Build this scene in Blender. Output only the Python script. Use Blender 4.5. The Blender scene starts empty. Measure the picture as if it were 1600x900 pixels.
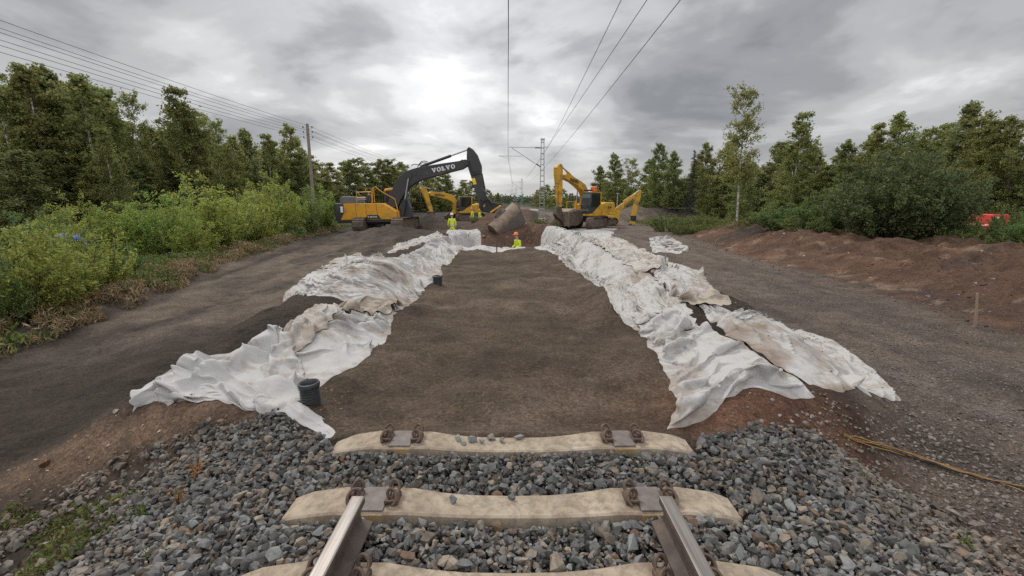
import bpy, bmesh, math, random
import numpy as np
from mathutils import Vector, Matrix, Euler

SC = bpy.context.scene
COL = SC.collection
R = math.radians
PI = math.pi

# ------------------------------------------------------------------ camera, sky, sun, exposure
CAM_H = 1.70
PITCH = 10.75
FPX = 711.0                                   # focal length in photo pixels (1600 wide)
cam_d = bpy.data.cameras.new('camera')
cam_d.sensor_width = 36.0
cam_d.lens = 36.0 * FPX / 1600.0
cam_d.clip_start = 0.05
cam_d.clip_end = 9000
cam = bpy.data.objects.new('camera', cam_d)
COL.objects.link(cam)
cam.location = (0, 0, CAM_H)
cam.rotation_euler = (R(90 - PITCH), 0, 0)
SC.camera = cam

SUN_EL, SUN_AZ = 48, -38                      # azimuth measured from +Y (ahead) towards +X
world = bpy.data.worlds.new('World')
SC.world = world
world.use_nodes = True
nt = world.node_tree
nt.nodes.clear()
def N(t, **kw):
    n = nt.nodes.new(t)
    for k, v in kw.items():
        setattr(n, k, v)
    return n
def L(a, b):
    nt.links.new(a, b)
def M(op, a, b=None, c=None):
    n = N('ShaderNodeMath', operation=op)
    for i, v in enumerate((a, b, c)):
        if v is None: continue
        if isinstance(v, (int, float)): n.inputs[i].default_value = v
        else: L(v, n.inputs[i])
    return n.outputs[0]
w_out = N('ShaderNodeOutputWorld')
w_sky = N('ShaderNodeTexSky', sky_type='NISHITA', sun_disc=False)
w_sky.sun_elevation = R(SUN_EL); w_sky.sun_rotation = R(SUN_AZ)
w_sky.air_density = 1.0; w_sky.dust_density = 2.0
bg_sky = N('ShaderNodeBackground'); bg_sky.inputs[1].default_value = 0.08
L(w_sky.outputs[0], bg_sky.inputs[0])
tc = N('ShaderNodeTexCoord')
sx = N('ShaderNodeSeparateXYZ'); L(tc.outputs['Generated'], sx.inputs[0])
zz = M('MAXIMUM', sx.outputs[2], 0.0)
den = M('ADD', zz, 0.21)
cx_ = N('ShaderNodeCombineXYZ')
L(M('DIVIDE', sx.outputs[0], den), cx_.inputs[0]); L(M('DIVIDE', sx.outputs[1], den), cx_.inputs[1])
def noise(vec, scale, detail, rough, off=(0, 0, 0), dist=0.0):
    mp = N('ShaderNodeMapping'); mp.inputs['Location'].default_value = off
    L(vec, mp.inputs[0])
    n = N('ShaderNodeTexNoise'); n.inputs['Scale'].default_value = scale
    n.inputs['Detail'].default_value = detail; n.inputs['Roughness'].default_value = rough
    n.inputs['Distortion'].default_value = dist
    L(mp.outputs[0], n.inputs['Vector'])
    return n.outputs['Fac']
n_big = noise(cx_.outputs[0], 0.62, 3, 0.5, (3.1, 1.7, 0.3), 0.3)
n_mid = noise(cx_.outputs[0], 1.15, 8, 0.54, (8.3, 12.6, 7.0), 0.45)
n_fin = noise(cx_.outputs[0], 4.2, 6, 0.55, (1.0, 5.2, 4.0), 0.2)
cl = M('ADD', M('MULTIPLY', n_big, 0.42), M('ADD', M('MULTIPLY', n_mid, 0.50), M('MULTIPLY', n_fin, 0.14)))
ramp = N('ShaderNodeValToRGB')
ramp.color_ramp.interpolation = 'EASE'
els = ramp.color_ramp.elements
els[0].position = 0.40; els[0].color = (0.205, 0.211, 0.222, 1)
els[1].position = 0.66; els[1].color = (0.70, 0.70, 0.705, 1)
for p, c in ((0.47, (0.28, 0.285, 0.296)), (0.54, (0.405, 0.408, 0.413)), (0.60, (0.52, 0.52, 0.523))):
    e = els.new(p); e.color = (*c, 1)
L(cl, ramp.inputs[0])
# a thinner, brighter patch of cloud ahead of the camera, where the sun stands behind the deck
nv = N('ShaderNodeVectorMath', operation='DOT_PRODUCT')
L(tc.outputs['Generated'], nv.inputs[0])
gd = Vector((-0.085, 0.94, 0.34)).normalized()
nv.inputs[1].default_value = gd
gl = M('POWER', M('MAXIMUM', nv.outputs['Value'], 0.0), 17.0)
gl2 = M('MULTIPLY', gl, M('ADD', M('MULTIPLY', n_mid, 1.0), 0.02))
bright = M('ADD', 1.0, M('MULTIPLY', gl2, 1.05))
# the overcast deck is brightest overhead (CIE overcast sky)
zen = N('ShaderNodeMapRange'); zen.interpolation_type = 'SMOOTHSTEP'
L(zz, zen.inputs[0])
zen.inputs[1].default_value = 0.36; zen.inputs[2].default_value = 0.72
zen.inputs[3].default_value = 1.0; zen.inputs[4].default_value = 1.75
low = N('ShaderNodeMapRange'); low.interpolation_type = 'SMOOTHSTEP'
L(zz, low.inputs[0])
low.inputs[1].default_value = 0.0; low.inputs[2].default_value = 0.13
low.inputs[3].default_value = 0.70; low.inputs[4].default_value = 0.0
mixl = N('ShaderNodeMix', data_type='RGBA')
L(low.outputs[0], mixl.inputs[0]); L(ramp.outputs[0], mixl.inputs[6])
mixl.inputs[7].default_value = (0.46, 0.457, 0.447, 1)
bk = N('ShaderNodeMapRange'); bk.interpolation_type = 'SMOOTHSTEP'     # unseen sky behind the camera brightened, an added fill for tree and fabric faces
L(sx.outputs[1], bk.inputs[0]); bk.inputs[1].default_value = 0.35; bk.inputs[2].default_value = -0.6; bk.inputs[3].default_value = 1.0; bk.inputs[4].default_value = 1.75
vm = N('ShaderNodeVectorMath', operation='SCALE')
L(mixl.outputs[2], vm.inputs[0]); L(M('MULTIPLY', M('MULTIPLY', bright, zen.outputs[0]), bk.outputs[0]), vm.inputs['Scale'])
bg_cl = N('ShaderNodeBackground'); bg_cl.inputs[1].default_value = 1.0
L(vm.outputs[0], bg_cl.inputs[0])
mx = N('ShaderNodeMixShader'); mx.inputs[0].default_value = 0.94
L(bg_sky.outputs[0], mx.inputs[1]); L(bg_cl.outputs[0], mx.inputs[2]); L(mx.outputs[0], w_out.inputs[0])

sun_d = bpy.data.lights.new('sun', 'SUN')
sun_d.energy = 1.5; sun_d.angle = R(15); sun_d.color = (1.0, 0.955, 0.89)
sun = bpy.data.objects.new('sun', sun_d); COL.objects.link(sun)
sdir = Vector((math.sin(R(SUN_AZ)) * math.cos(R(SUN_EL)), math.cos(R(SUN_AZ)) * math.cos(R(SUN_EL)), math.sin(R(SUN_EL))))
sun.rotation_euler = sdir.to_track_quat('Z', 'Y').to_euler()
sun.location = (0, 0, 60)
SC.view_settings.view_transform = 'Standard'
SC.view_settings.look = 'None'
SC.view_settings.exposure = 0.30
SC.view_settings.gamma = 1.0
SC.view_settings.use_curve_mapping = False
SC.render.engine = 'CYCLES'
SC.cycles.use_denoising = False
SC.cycles.max_bounces = 6
SC.cycles.diffuse_bounces = 3
SC.cycles.glossy_bounces = 2
SC.cycles.transmission_bounces = 4
SC.cycles.transparent_max_bounces = 4

# ------------------------------------------------------------------ pixel -> world helpers (photo pixels, 1600x900)
cp, sp = math.cos(R(PITCH)), math.sin(R(PITCH))
def ray(px, py):
    a = (px - 800.0) / FPX; b = (py - 450.0) / FPX
    return a, cp - b * sp, -(b * cp + sp)             # x, y (ahead), z
def at_z(px, py, z):
    x, y, w = ray(px, py); t = (z - CAM_H) / w
    return Vector((x * t, y * t, z))
def at_d(px, py, d):
    x, y, w = ray(px, py); t = d / y
    return Vector((x * t, d, CAM_H + w * t))

# ------------------------------------------------------------------ noise
def _h(ix, iy, seed):
    n = (ix.astype(np.int64) * 374761393 + iy.astype(np.int64) * 668265263 + seed * 974711) & 0xffffffff
    n = ((n ^ (n >> 13)) * 1274126177) & 0xffffffff
    n = n ^ (n >> 16)
    return (n & 0xffffff) / float(0xffffff)
def vnoise(x, y, seed=0):
    x = np.asarray(x, float); y = np.asarray(y, float)
    xi = np.floor(x); yi = np.floor(y); fx = x - xi; fy = y - yi
    fx = fx * fx * fx * (fx * (fx * 6 - 15) + 10); fy = fy * fy * fy * (fy * (fy * 6 - 15) + 10)
    a = _h(xi, yi, seed); b = _h(xi + 1, yi, seed); c = _h(xi, yi + 1, seed); d = _h(xi + 1, yi + 1, seed)
    return (a + (b - a) * fx) * (1 - fy) + (c + (d - c) * fx) * fy - 0.5
def fbm(x, y, seed=0, octv=4, gain=0.5):
    s = 0; a = 1.0
    for i in range(octv):
        s = s + a * vnoise(x * 2 ** i + 13.7 * i, y * 2 ** i - 7.1 * i, seed + i * 31); a *= gain
    return s
def ss(a, b, t):
    t = np.clip((np.asarray(t, float) - a) / (b - a), 0, 1)
    return t * t * (3 - 2 * t)
def mix(a, b, t):
    return a + (b - a) * t

# ------------------------------------------------------------------ mesh helpers
def link(o, parent=None):
    COL.objects.link(o)
    if parent is not None: o.parent = parent
    return o
def np_mesh(name, V, F, mats, smooth=False, colors=None, midx=None):
    """V (n,3), F (m,k) of one face size -> mesh data"""
    V = np.ascontiguousarray(V, np.float32); F = np.ascontiguousarray(F, np.int32)
    me = bpy.data.meshes.new(name)
    me.vertices.add(len(V)); me.vertices.foreach_set('co', V.ravel())
    m, k = F.shape
    me.loops.add(m * k); me.loops.foreach_set('vertex_index', F.ravel())
    me.polygons.add(m); me.polygons.foreach_set('loop_start', np.arange(0, m * k, k, dtype=np.int32))
    try: me.polygons.foreach_set('loop_total', np.full(m, k, np.int32))
    except Exception: pass
    me.update(calc_edges=True)
    for mm in (mats if isinstance(mats, (list, tuple)) else [mats]): me.materials.append(mm)
    if midx is not None: me.polygons.foreach_set('material_index', np.asarray(midx, np.int32))
    me.polygons.foreach_set('use_smooth', np.full(m, bool(smooth)))
    if colors is not None:
        ca = me.color_attributes.new('Col', 'FLOAT_COLOR', 'POINT')
        c4 = np.ones((len(V), 4), np.float32); c4[:, :3] = colors
        ca.data.foreach_set('color', c4.ravel())
    me.validate(); me.update()
    return me
def np_obj(name, V, F, mats, smooth=False, colors=None, parent=None, midx=None):
    return link(bpy.data.objects.new(name, np_mesh(name, V, F, mats, smooth, colors, midx)), parent)
def tag(o, label=None, cat=None, group=None, kind=None):
    if label: o['label'] = label
    if cat: o['category'] = cat
    if group: o['group'] = group
    if kind: o['kind'] = kind
    return o
def thing(name, label, cat, loc=(0, 0, 0), rz=0.0, group=None):
    o = link(bpy.data.objects.new(name, None))
    o.location = loc; o.rotation_euler = (0, 0, rz)
    return tag(o, label, cat, group)

class MB:
    """collects shapes, then links them as one mesh"""
    def __init__(self): self.v = []; self.f = []
    def add(self, vs, fs):
        o = len(self.v); self.v += [tuple(p) for p in vs]; self.f += [tuple(i + o for i in f) for f in fs]; return self
    def box(self, c, s, rot=None):
        vs = [Vector((x * s[0] / 2, y * s[1] / 2, z * s[2] / 2)) for x in (-1, 1) for y in (-1, 1) for z in (-1, 1)]
        if rot is not None: vs = [rot @ p for p in vs]
        vs = [p + Vector(c) for p in vs]
        return self.add(vs, [(0, 1, 3, 2), (4, 6, 7, 5), (0, 4, 5, 1), (2, 3, 7, 6), (0, 2, 6, 4), (1, 5, 7, 3)])
    def prism(self, prof, y0, y1, inset=0.0):
        """prof: list of (x,z); extruded along y"""
        n = len(prof)
        a = sum(prof[i][0] * prof[(i + 1) % n][1] - prof[(i + 1) % n][0] * prof[i][1] for i in range(n))
        if a < 0: prof = prof[::-1]
        vs = [(x, y0, z) for x, z in prof] + [(x, y1, z) for x, z in prof]
        fs = [tuple(range(n)), tuple(range(2 * n - 1, n - 1, -1))]
        fs += [(i, i + n, (i + 1) % n + n, (i + 1) % n) for i in range(n)]
        return self.add(vs, fs)
    def tube(self, pts, r, n=8, caps=True):
        pts = [Vector(p) for p in pts]
        rr = r if isinstance(r, (list, tuple)) else [r] * len(pts)
        vs = []; up = None
        for i, p in enumerate(pts):
            d = (pts[min(i + 1, len(pts) - 1)] - pts[max(i - 1, 0)])
            if d.length < 1e-9: d = Vector((0, 0, 1))
            d.normalize()
            if up is None:
                up = Vector((0, 0, 1)) if abs(d.z) < .9 else Vector((1, 0, 0))
            a = (up - d * up.dot(d))
            if a.length < 1e-6: a = d.orthogonal()
            a.normalize(); b = d.cross(a); up = a
            for k in range(n):
                t = 2 * PI * k / n
                vs.append(p + (a * math.cos(t) + b * math.sin(t)) * rr[i])
        fs = []
        for i in range(len(pts) - 1):
            for k in range(n):
                fs.append((i * n + k, i * n + (k + 1) % n, (i + 1) * n + (k + 1) % n, (i + 1) * n + k))
        if caps:
            fs.append(tuple(range(n - 1, -1, -1))); fs.append(tuple((len(pts) - 1) * n + k for k in range(n)))
        return self.add(vs, fs)
    def lathe(self, prof, c=(0, 0, 0), n=24, axis='z'):
        vs = []
        for r, z in prof:
            for k in range(n):
                t = 2 * PI * k / n
                p = (r * math.cos(t), r * math.sin(t), z)
                if axis == 'x': p = (p[2], p[0], p[1])
                if axis == 'y': p = (p[0], p[2], p[1])
                vs.append((p[0] + c[0], p[1] + c[1], p[2] + c[2]))
        fs = []
        for i in range(len(prof) - 1):
            for k in range(n):
                fs.append((i * n + k, i * n + (k + 1) % n, (i + 1) * n + (k + 1) % n, (i + 1) * n + k))
        return self.add(vs, fs)
    def build(self, name, mat, parent=None, bevel=0.0, smooth=False, segs=2, auto=35):
        me = bpy.data.meshes.new(name)
        me.from_pydata([tuple(v) for v in self.v], [], self.f)
        me.materials.append(mat)
        bm = bmesh.new(); bm.from_mesh(me)
        bmesh.ops.recalc_face_normals(bm, faces=bm.faces)
        bm.to_mesh(me); bm.free()
        o = link(bpy.data.objects.new(name, me), parent)
        if bevel > 0:
            b = o.modifiers.new('bevel', 'BEVEL'); b.width = bevel; b.segments = segs; b.limit_method = 'ANGLE'
            b.angle_limit = R(40)
        if smooth:
            try: me.set_sharp_from_angle(angle=R(auto))
            except Exception: pass
            me.polygons.foreach_set('use_smooth', np.full(len(me.polygons), True))
        return o

# ------------------------------------------------------------------ materials
MATS = {}
class Mt:
    def __init__(self, name, rough=0.8, metal=0.0, spec=0.5):
        self.m = bpy.data.materials.new(name); self.m.use_nodes = True
        self.t = self.m.node_tree; self.b = self.t.nodes['Principled BSDF']
        self.out = self.t.nodes['Material Output']
        self.b.inputs['Roughness'].default_value = rough; self.b.inputs['Metallic'].default_value = metal
        self.b.inputs['Specular IOR Level'].default_value = spec
        MATS[name] = self.m
    def n(self, t, **kw):
        n = self.t.nodes.new(t)
        for k, v in kw.items(): setattr(n, k, v)
        return n
    def l(self, a, b): self.t.links.new(a, b)
    def coord(self, kind='Object'): return self.n('ShaderNodeTexCoord').outputs[kind]
    def noise(self, vec, scale, detail=4, rough=0.55, dist=0.0):
        n = self.n('ShaderNodeTexNoise'); n.inputs['Scale'].default_value = scale; n.inputs['Detail'].default_value = detail
        n.inputs['Roughness'].default_value = rough; n.inputs['Distortion'].default_value = dist
        self.l(vec, n.inputs['Vector']); return n.outputs['Fac']
    def ramp(self, fac, stops):
        r = self.n('ShaderNodeValToRGB'); e = r.color_ramp.elements
        e[0].position, e[1].position = stops[0][0], stops[-1][0]
        def c4(c): return (c, c, c, 1) if isinstance(c, (int, float)) else (*c, 1)
        e[0].color, e[1].color = c4(stops[0][1]), c4(stops[-1][1])
        for p, c in stops[1:-1]:
            k = e.new(p); k.color = c4(c)
        self.l(fac, r.inputs[0]); return r.outputs[0]
    def mixc(self, fac, a, b, mode='MIX'):
        n = self.n('ShaderNodeMix', data_type='RGBA', blend_type=mode)
        for i, v in ((0, fac), (6, a), (7, b)):
            if isinstance(v, (int, float)): n.inputs[i].default_value = v
            elif isinstance(v, tuple): n.inputs[i].default_value = (*v, 1)
            else: self.l(v, n.inputs[i])
        return n.outputs[2]
    def math(self, op, a, b=None):
        n = self.n('ShaderNodeMath', operation=op)
        for i, v in enumerate((a, b)):
            if v is None: continue
            if isinstance(v, (int, float)): n.inputs[i].default_value = v
            else: self.l(v, n.inputs[i])
        return n.outputs[0]
    def attr(self, name='Col'):
        a = self.n('ShaderNodeAttribute'); a.attribute_name = name; return a.outputs['Color']
    def bump(self, h, strength=0.3, dist=0.01, prev=None):
        b = self.n('ShaderNodeBump'); b.inputs['Strength'].default_value = strength; b.inputs['Distance'].default_value = dist
        self.l(h, b.inputs['Height'])
        if prev is not None: self.l(prev, b.inputs['Normal'])
        return b.outputs[0]
    def col(self, c):
        if isinstance(c, tuple): self.b.inputs['Base Color'].default_value = (*c, 1)
        else: self.l(c, self.b.inputs['Base Color'])
        return self
    def nrm(self, n): self.l(n, self.b.inputs['Normal']); return self

def simple(name, c, rough=0.6, metal=0.0, dirt=0.0, dirtc=(0.12, 0.085, 0.06), scale=3.0, var=0.12, spec=0.5):
    m = Mt(name, rough, metal, spec); co = m.coord()
    n1 = m.noise(co, scale, 6, 0.6); n2 = m.noise(co, scale * 7, 3, 0.6)
    v = m.ramp(n1, [(0.3, tuple(x * (1 - var) for x in c)), (0.7, tuple(min(1, x * (1 + var)) for x in c))])
    if dirt > 0:
        k = m.ramp(m.math('ADD', m.math('MULTIPLY', n1, .7), m.math('MULTIPLY', n2, .3)), [(0.62 - dirt * .35, 0.0), (0.72 - dirt * .2, min(1, .35 + dirt))])
        v = m.mixc(k, v, dirtc)
    m.col(v)
    m.nrm(m.bump(n2, 0.05, 0.01))
    return m.m
# ------------------------------------------------------------------ the lie of the land
def foot_r(y): return np.interp(y, [0, 3.2, 3.6, 4.0, 5.7, 8.0, 9.7, 11.6, 19, 40], [1.1, 1.15, 1.3, 1.52, 1.67, 1.75, 1.95, 1.75, 1.4, 1.4])
def foot_l(y): return np.interp(y, [0, 3.2, 3.7, 4.4, 6.1, 9.9, 17.9, 40], [1.2, 1.3, 1.78, 1.85, 1.75, 1.92, 2.0, 2.3])
def veg_line(y): return -np.interp(y, [-5, 3, 8, 11, 16, 22, 40, 60, 120], [9.2, 9.2, 9.3, 9.9, 11.1, 12.2, 15.2, 17, 18])
def mound_foot(y): return np.interp(y, [-5, 5, 9, 14, 19, 32, 60], [7.8, 8.2, 8.9, 9.0, 9.2, 11.6, 14])

def H(x, y, detail=True):
    x = np.asarray(x, float); y = np.asarray(y, float)
    wob = 0.10 * fbm(x * 0 + y * 0.8, y * 0.9 + 3, 5, 3) + 0.10 * vnoise(y * 2.1, x * 0, 8)
    right = x > 0
    s = np.where(right, x - foot_r(y), -x - foot_l(y)) + wob * ss(3.6, 4.6, y)
    crest = np.where(right,
        np.interp(y, [3.3, 4.2, 5.5, 7, 10, 16, 25, 33, 38], [-.12, .0, .22, .32, .37, .35, .22, -.02, -.42]),
        np.interp(y, [3.3, 4.2, 5.2, 6.2, 7.2, 9, 11.5, 14, 20, 24, 28, 33], [-.16, .02, .28, .30, .20, .36, .40, .28, .14, .02, -.15, -.5]))
    form = np.where(right, -0.50, mix(-0.78, -0.5, ss(4, 14, y)) - 0.10 * ss(4, 7, -x) * (1 - ss(9, 18, y)))
    sand = np.full_like(x, -0.15)
    sand = sand + 0.10 * np.exp(-(((x - .55) / .8) ** 2 + ((y - 17.4) / 1.2) ** 2)) + .05 * np.exp(-(((x + .9) / .9) ** 2 + ((y - 17.9) / .8) ** 2))
    # a heap of sand pushed against the right foot, with a shallow scoop beside it
    sand = sand + 0.16 * np.exp(-(((x - 1.75) / .45) ** 2 + ((y - 8.6) / 1.3) ** 2)) - 0.08 * np.exp(-(((x - 1.1) / .35) ** 2 + ((y - 7.7) / .9) ** 2))
    pit = ss(18.5, 20.4, y) * (1 - ss(29.5, 34.5, y + 0.5 * vnoise(x * .8, y * .4, 77)))
    sand = mix(sand, -1.75 + 0.25 * fbm(x * .7, y * .7, 41), pit)
    sand = mix(sand, np.full_like(x, -0.28), ss(33.5, 36, y))
    wide = np.where(right, np.interp(y, [3, 5, 9, 14], [2.0, 2.4, 2.6, 2.4]), np.interp(y, [3, 6, 8, 11, 15], [2.4, 2.3, 2.9, 3.0, 2.3]))
    outer = mix(crest, form, ss(0, 1, (s - 1.25) / (wide - 0.6)))
    rise = ss(0.0, 1.0, s / 1.05)
    z = mix(sand, outer, rise)
    # ballast shoulder in front
    ax = np.abs(x)
    bal = np.interp(ax, [0, .5, .8, 1.42, 1.75, 2.2, 3.7, 4.6, 7], [-.10, -.09, -.075, -.075, -.11, -.25, -.74, -.80, -.85])
    bal = np.where(right, np.maximum(bal, np.interp(ax, [0, 2.6, 3.3, 7], [-9, -.48, -.56, -.52])), bal)
    tb = ss(0, 1, (y - (3.10 + 0.12 * ss(1.3, 2.2, ax))) / (0.16 + 0.85 * ss(1.3, 2.4, ax)))
    z = mix(bal, z, tb)
    # loose brown soil banked between ballast and fabric
    z = z + 0.10 * np.exp(-(((x - 1.95) / .55) ** 2 + ((y - 3.85) / .38) ** 2)) + 0.12 * np.exp(-(((x + 2.45) / .7) ** 2 + ((y - 3.75) / .3) ** 2))
    # left: dark sand bank that runs diagonally and the lighter wheel track beyond it
    dl = (x + 5.2) * 0.80 + (y - 6.2) * 0.42
    z = z + np.where(right, 0, 0.14 * np.exp(-(dl / .8) ** 2) * ss(2.6, 4.2, -x - 0.5) * (1 - ss(8, 11, y)))
    z = z + np.where(x < -2.5, -0.06 * np.exp(-((x + 6.8 + .12 * (y - 8)) / .35) ** 2) - 0.06 * np.exp(-((x + 8.6 + .12 * (y - 8)) / .35) ** 2), 0) * ss(5, 8, y)
    z = z + np.where(~right, 0.22 * np.exp(-((x - veg_line(y) - 0.4) / .55) ** 2) * (1 - ss(30, 45, y)), 0)
    # vegetation ground
    vl = veg_line(y) + 0.5 * fbm(y * .5, x * .1, 23)
    z = mix(z, np.where(x < 0, -0.28 + 0 * x, z), ss(0, 1.6, vl - x))
    # right: ruts in the haul road, spoil mound beyond
    z = z - np.where(right, 0.035 * np.exp(-((x - 5.2) / .28) ** 2) + 0.035 * np.exp(-((x - 7.1) / .28) ** 2), 0) * ss(3, 5, y)
    mf = mound_foot(y) + 0.7 * fbm(y * .35, x * .05, 61, 3)
    mz = np.interp(y, [-5, 5, 12, 18, 24, 30, 34], [.42, .42, .26, .30, .42, .30, -.3])
    mz = mz + 0.22 * fbm(x * .35, y * .35, 19, 4)
    m = ss(0, 1, (x - mf) / 3.4)
    z = mix(z, mz, m * (1 - ss(30, 36, y)))
    z = mix(z, -0.05 + 0 * z, ss(15.5, 18.5, x) * (1 - ss(34, 42, y)) * .8)
    # heaps around the machines
    def heap(cx, cy, r1, r2, h): return h * np.maximum(0, 1 - np.sqrt(((x - cx) / r1) ** 2 + ((y - cy) / r2) ** 2)) ** 0.9
    z = z + heap(-6.7, 38.0, 2.6, 2.6, 1.30) + heap(-7.4, 28.0, 4.4, 3.2, .75)
    z = z - .62 * np.exp(-(((x + 4.4) / 1.1) ** 2 + ((y - 33.2) / 1.0) ** 2))
    z = z + heap(-1.2, 41, 3.4, 3.0, 1.0) + heap(0.6, 37.5, 2.6, 2.2, .55) + heap(1.6, 33.5, 1.6, 2.0, .3)
    z = z + heap(15.5, 58, 3.8, 3.4, 1.9) + heap(2.2, 60, 4.2, 6, 1.1)
    z = z + 1.25 * ss(64, 67, y + .3 * vnoise(x * .4, y * .4, 9)) * (1 - ss(72, 76, y)) * ss(13, 16, x) * (1 - ss(36, 42, x))
    if detail:
        far = 1 - ss(60, 200, y)
        rough = np.where(right & (s > 2.6), 0.5, 1.0)
        insand = (1 - rise) * ss(3.3, 3.6, y) * (1 - pit)
        z = z + far * (0.055 * fbm(x * .9, y * .9, 3, 3) + 0.05 * fbm(x * 2.6, y * 2.6, 17, 3) * (1 - .25 * insand) * ss(3.0, 4.2, y + .5 * ss(1.5, 2.5, ax)) * rough)
        z = z + far * 0.022 * fbm(x * 9, y * 9, 29, 3) * ss(2.4, 3.6, y + 1.0 * ss(1.5, 2.5, ax)) * (1 - .55 * insand)
        rp = np.abs(vnoise(x * .8 + .7 * vnoise(x * 1.4, y * 1.4, 53), y * 5.5 + 2 * vnoise(x * .9, y * .9, 57), 59))
        z = z + far * insand * (0.105 * fbm(x * 1.6, y * 1.1, 67, 3) + .036 * rp + .09 * np.exp(-(s / .35) ** 2) * (.5 + fbm(y * 1.7, x * .3, 69, 2)))
        z = z + .085 * np.exp(-((y - 3.18) / .22) ** 2) * ss(3.1, 3.18, y) * (1 - ss(1.2, 1.5, ax))
        z = z + far * insand * 0.018 * np.abs(vnoise(x * 1.6 + 2 * vnoise(x * 1.2, y * 1.2, 51), y * 3.2, 37))
        z = z + far * m * (0.34 * fbm(x * 1.3, y * 1.5, 91, 4) - 0.05 * np.abs(fbm(x * 4, y * 4, 95, 3)))
        z = z + far * pit * .12 * fbm(x * 2.2, y * 2.2, 47, 3)
    z = mix(z, -0.35 + 0.6 * fbm(x * .01, y * .01, 88, 2) * ss(150, 500, y), ss(110, 200, np.sqrt(x * x + y * y)))
    return z

def gnd(px, py):
    """first hit of a photo pixel's ray with the land"""
    rx, ry, rz = ray(px, py)
    t = np.concatenate([np.arange(1.0, 14, .01), np.arange(14, 60, .04)])
    d = CAM_H + rz * t - H(rx * t, ry * t, False)
    i = np.argmax(d < 0) if (d < 0).any() else len(t) - 1
    t0 = t[max(i - 1, 0)]; t1 = t[i]; a = d[max(i - 1, 0)]; b = d[i]
    tt = t0 + (t1 - t0) * (a / (a - b) if a != b else 0)
    return np.array([rx * tt, ry * tt])

# ------------------------------------------------------------------ ground materials
def ground_mat(name, bump_s=0.6, grain=160.0, speck=0.35, lum=1.0):
    m = Mt(name, 0.95, 0, 0.25); co = m.coord('Object')
    n1 = m.noise(co, 2.2, 8, 0.62); n2 = m.noise(co, 14.0, 6, 0.65); n3 = m.noise(co, grain, 3, 0.7); n4 = m.noise(co, 34.0, 5, 0.75)
    c = m.attr()
    c = m.mixc(1.0, c, m.ramp(n1, [(0.25, 0.62 * lum), (0.75, 1.38 * lum)]), 'MULTIPLY')
    c = m.mixc(1.0, c, m.ramp(n2, [(0.28, 0.68), (0.72, 1.32)]), 'MULTIPLY')
    c = m.mixc(1.0, c, m.ramp(n3, [(0.30, 1 - speck), (0.62, 1.0), (0.74, 1 + speck * 1.6)]), 'MULTIPLY')
    c = m.mixc(1.0, c, m.ramp(n4, [(0.30, 1 - speck * 1.3), (0.55, 1.0), (0.72, 1 + speck * 1.8)]), 'MULTIPLY')
    m.col(c)
    b1 = m.bump(n2, bump_s, 0.06)
    b2 = m.bump(n4, bump_s, 0.030, b1)
    b3 = m.bump(n3, bump_s, 0.006, b2)
    m.nrm(b3)
    return m.m
mat_sand = ground_mat('sand_material', 0.55, 120, 0.46)
mat_soil = ground_mat('soil_material', 0.75, 110, 0.40)
mat_road = ground_mat('road_material', 0.85, 70, 0.5)

# ------------------------------------------------------------------ ground sheet, cut into the named pieces of the setting
def axis(segs):
    out = []
    for a, b, st in segs: out += list(np.arange(a, b, st))
    out.append(segs[-1][1]); return np.array(out)
def geo(a, b, n): return list(np.geomspace(a, b, n))
xs = np.arange(-4.8, 4.8, .045)
xs = np.concatenate([-np.array(geo(17, 3500, 60))[::-1], np.arange(-16.9, -4.8, .10), xs, np.arange(4.8, 17.0, .10), np.array(geo(17.1, 3500, 60))])
ys = np.concatenate([-np.array(geo(4, 300, 12))[::-1], np.arange(-3.9, 1.2, .3), np.arange(1.2, 7.5, .045), np.arange(7.5, 14, .07), np.arange(14, 40, .14), np.arange(40, 80, .5), np.array(geo(80, 5000, 60))])
GX, GY = np.meshgrid(xs, ys)
GZ = H(GX, GY)
ny, nx = GX.shape

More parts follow.
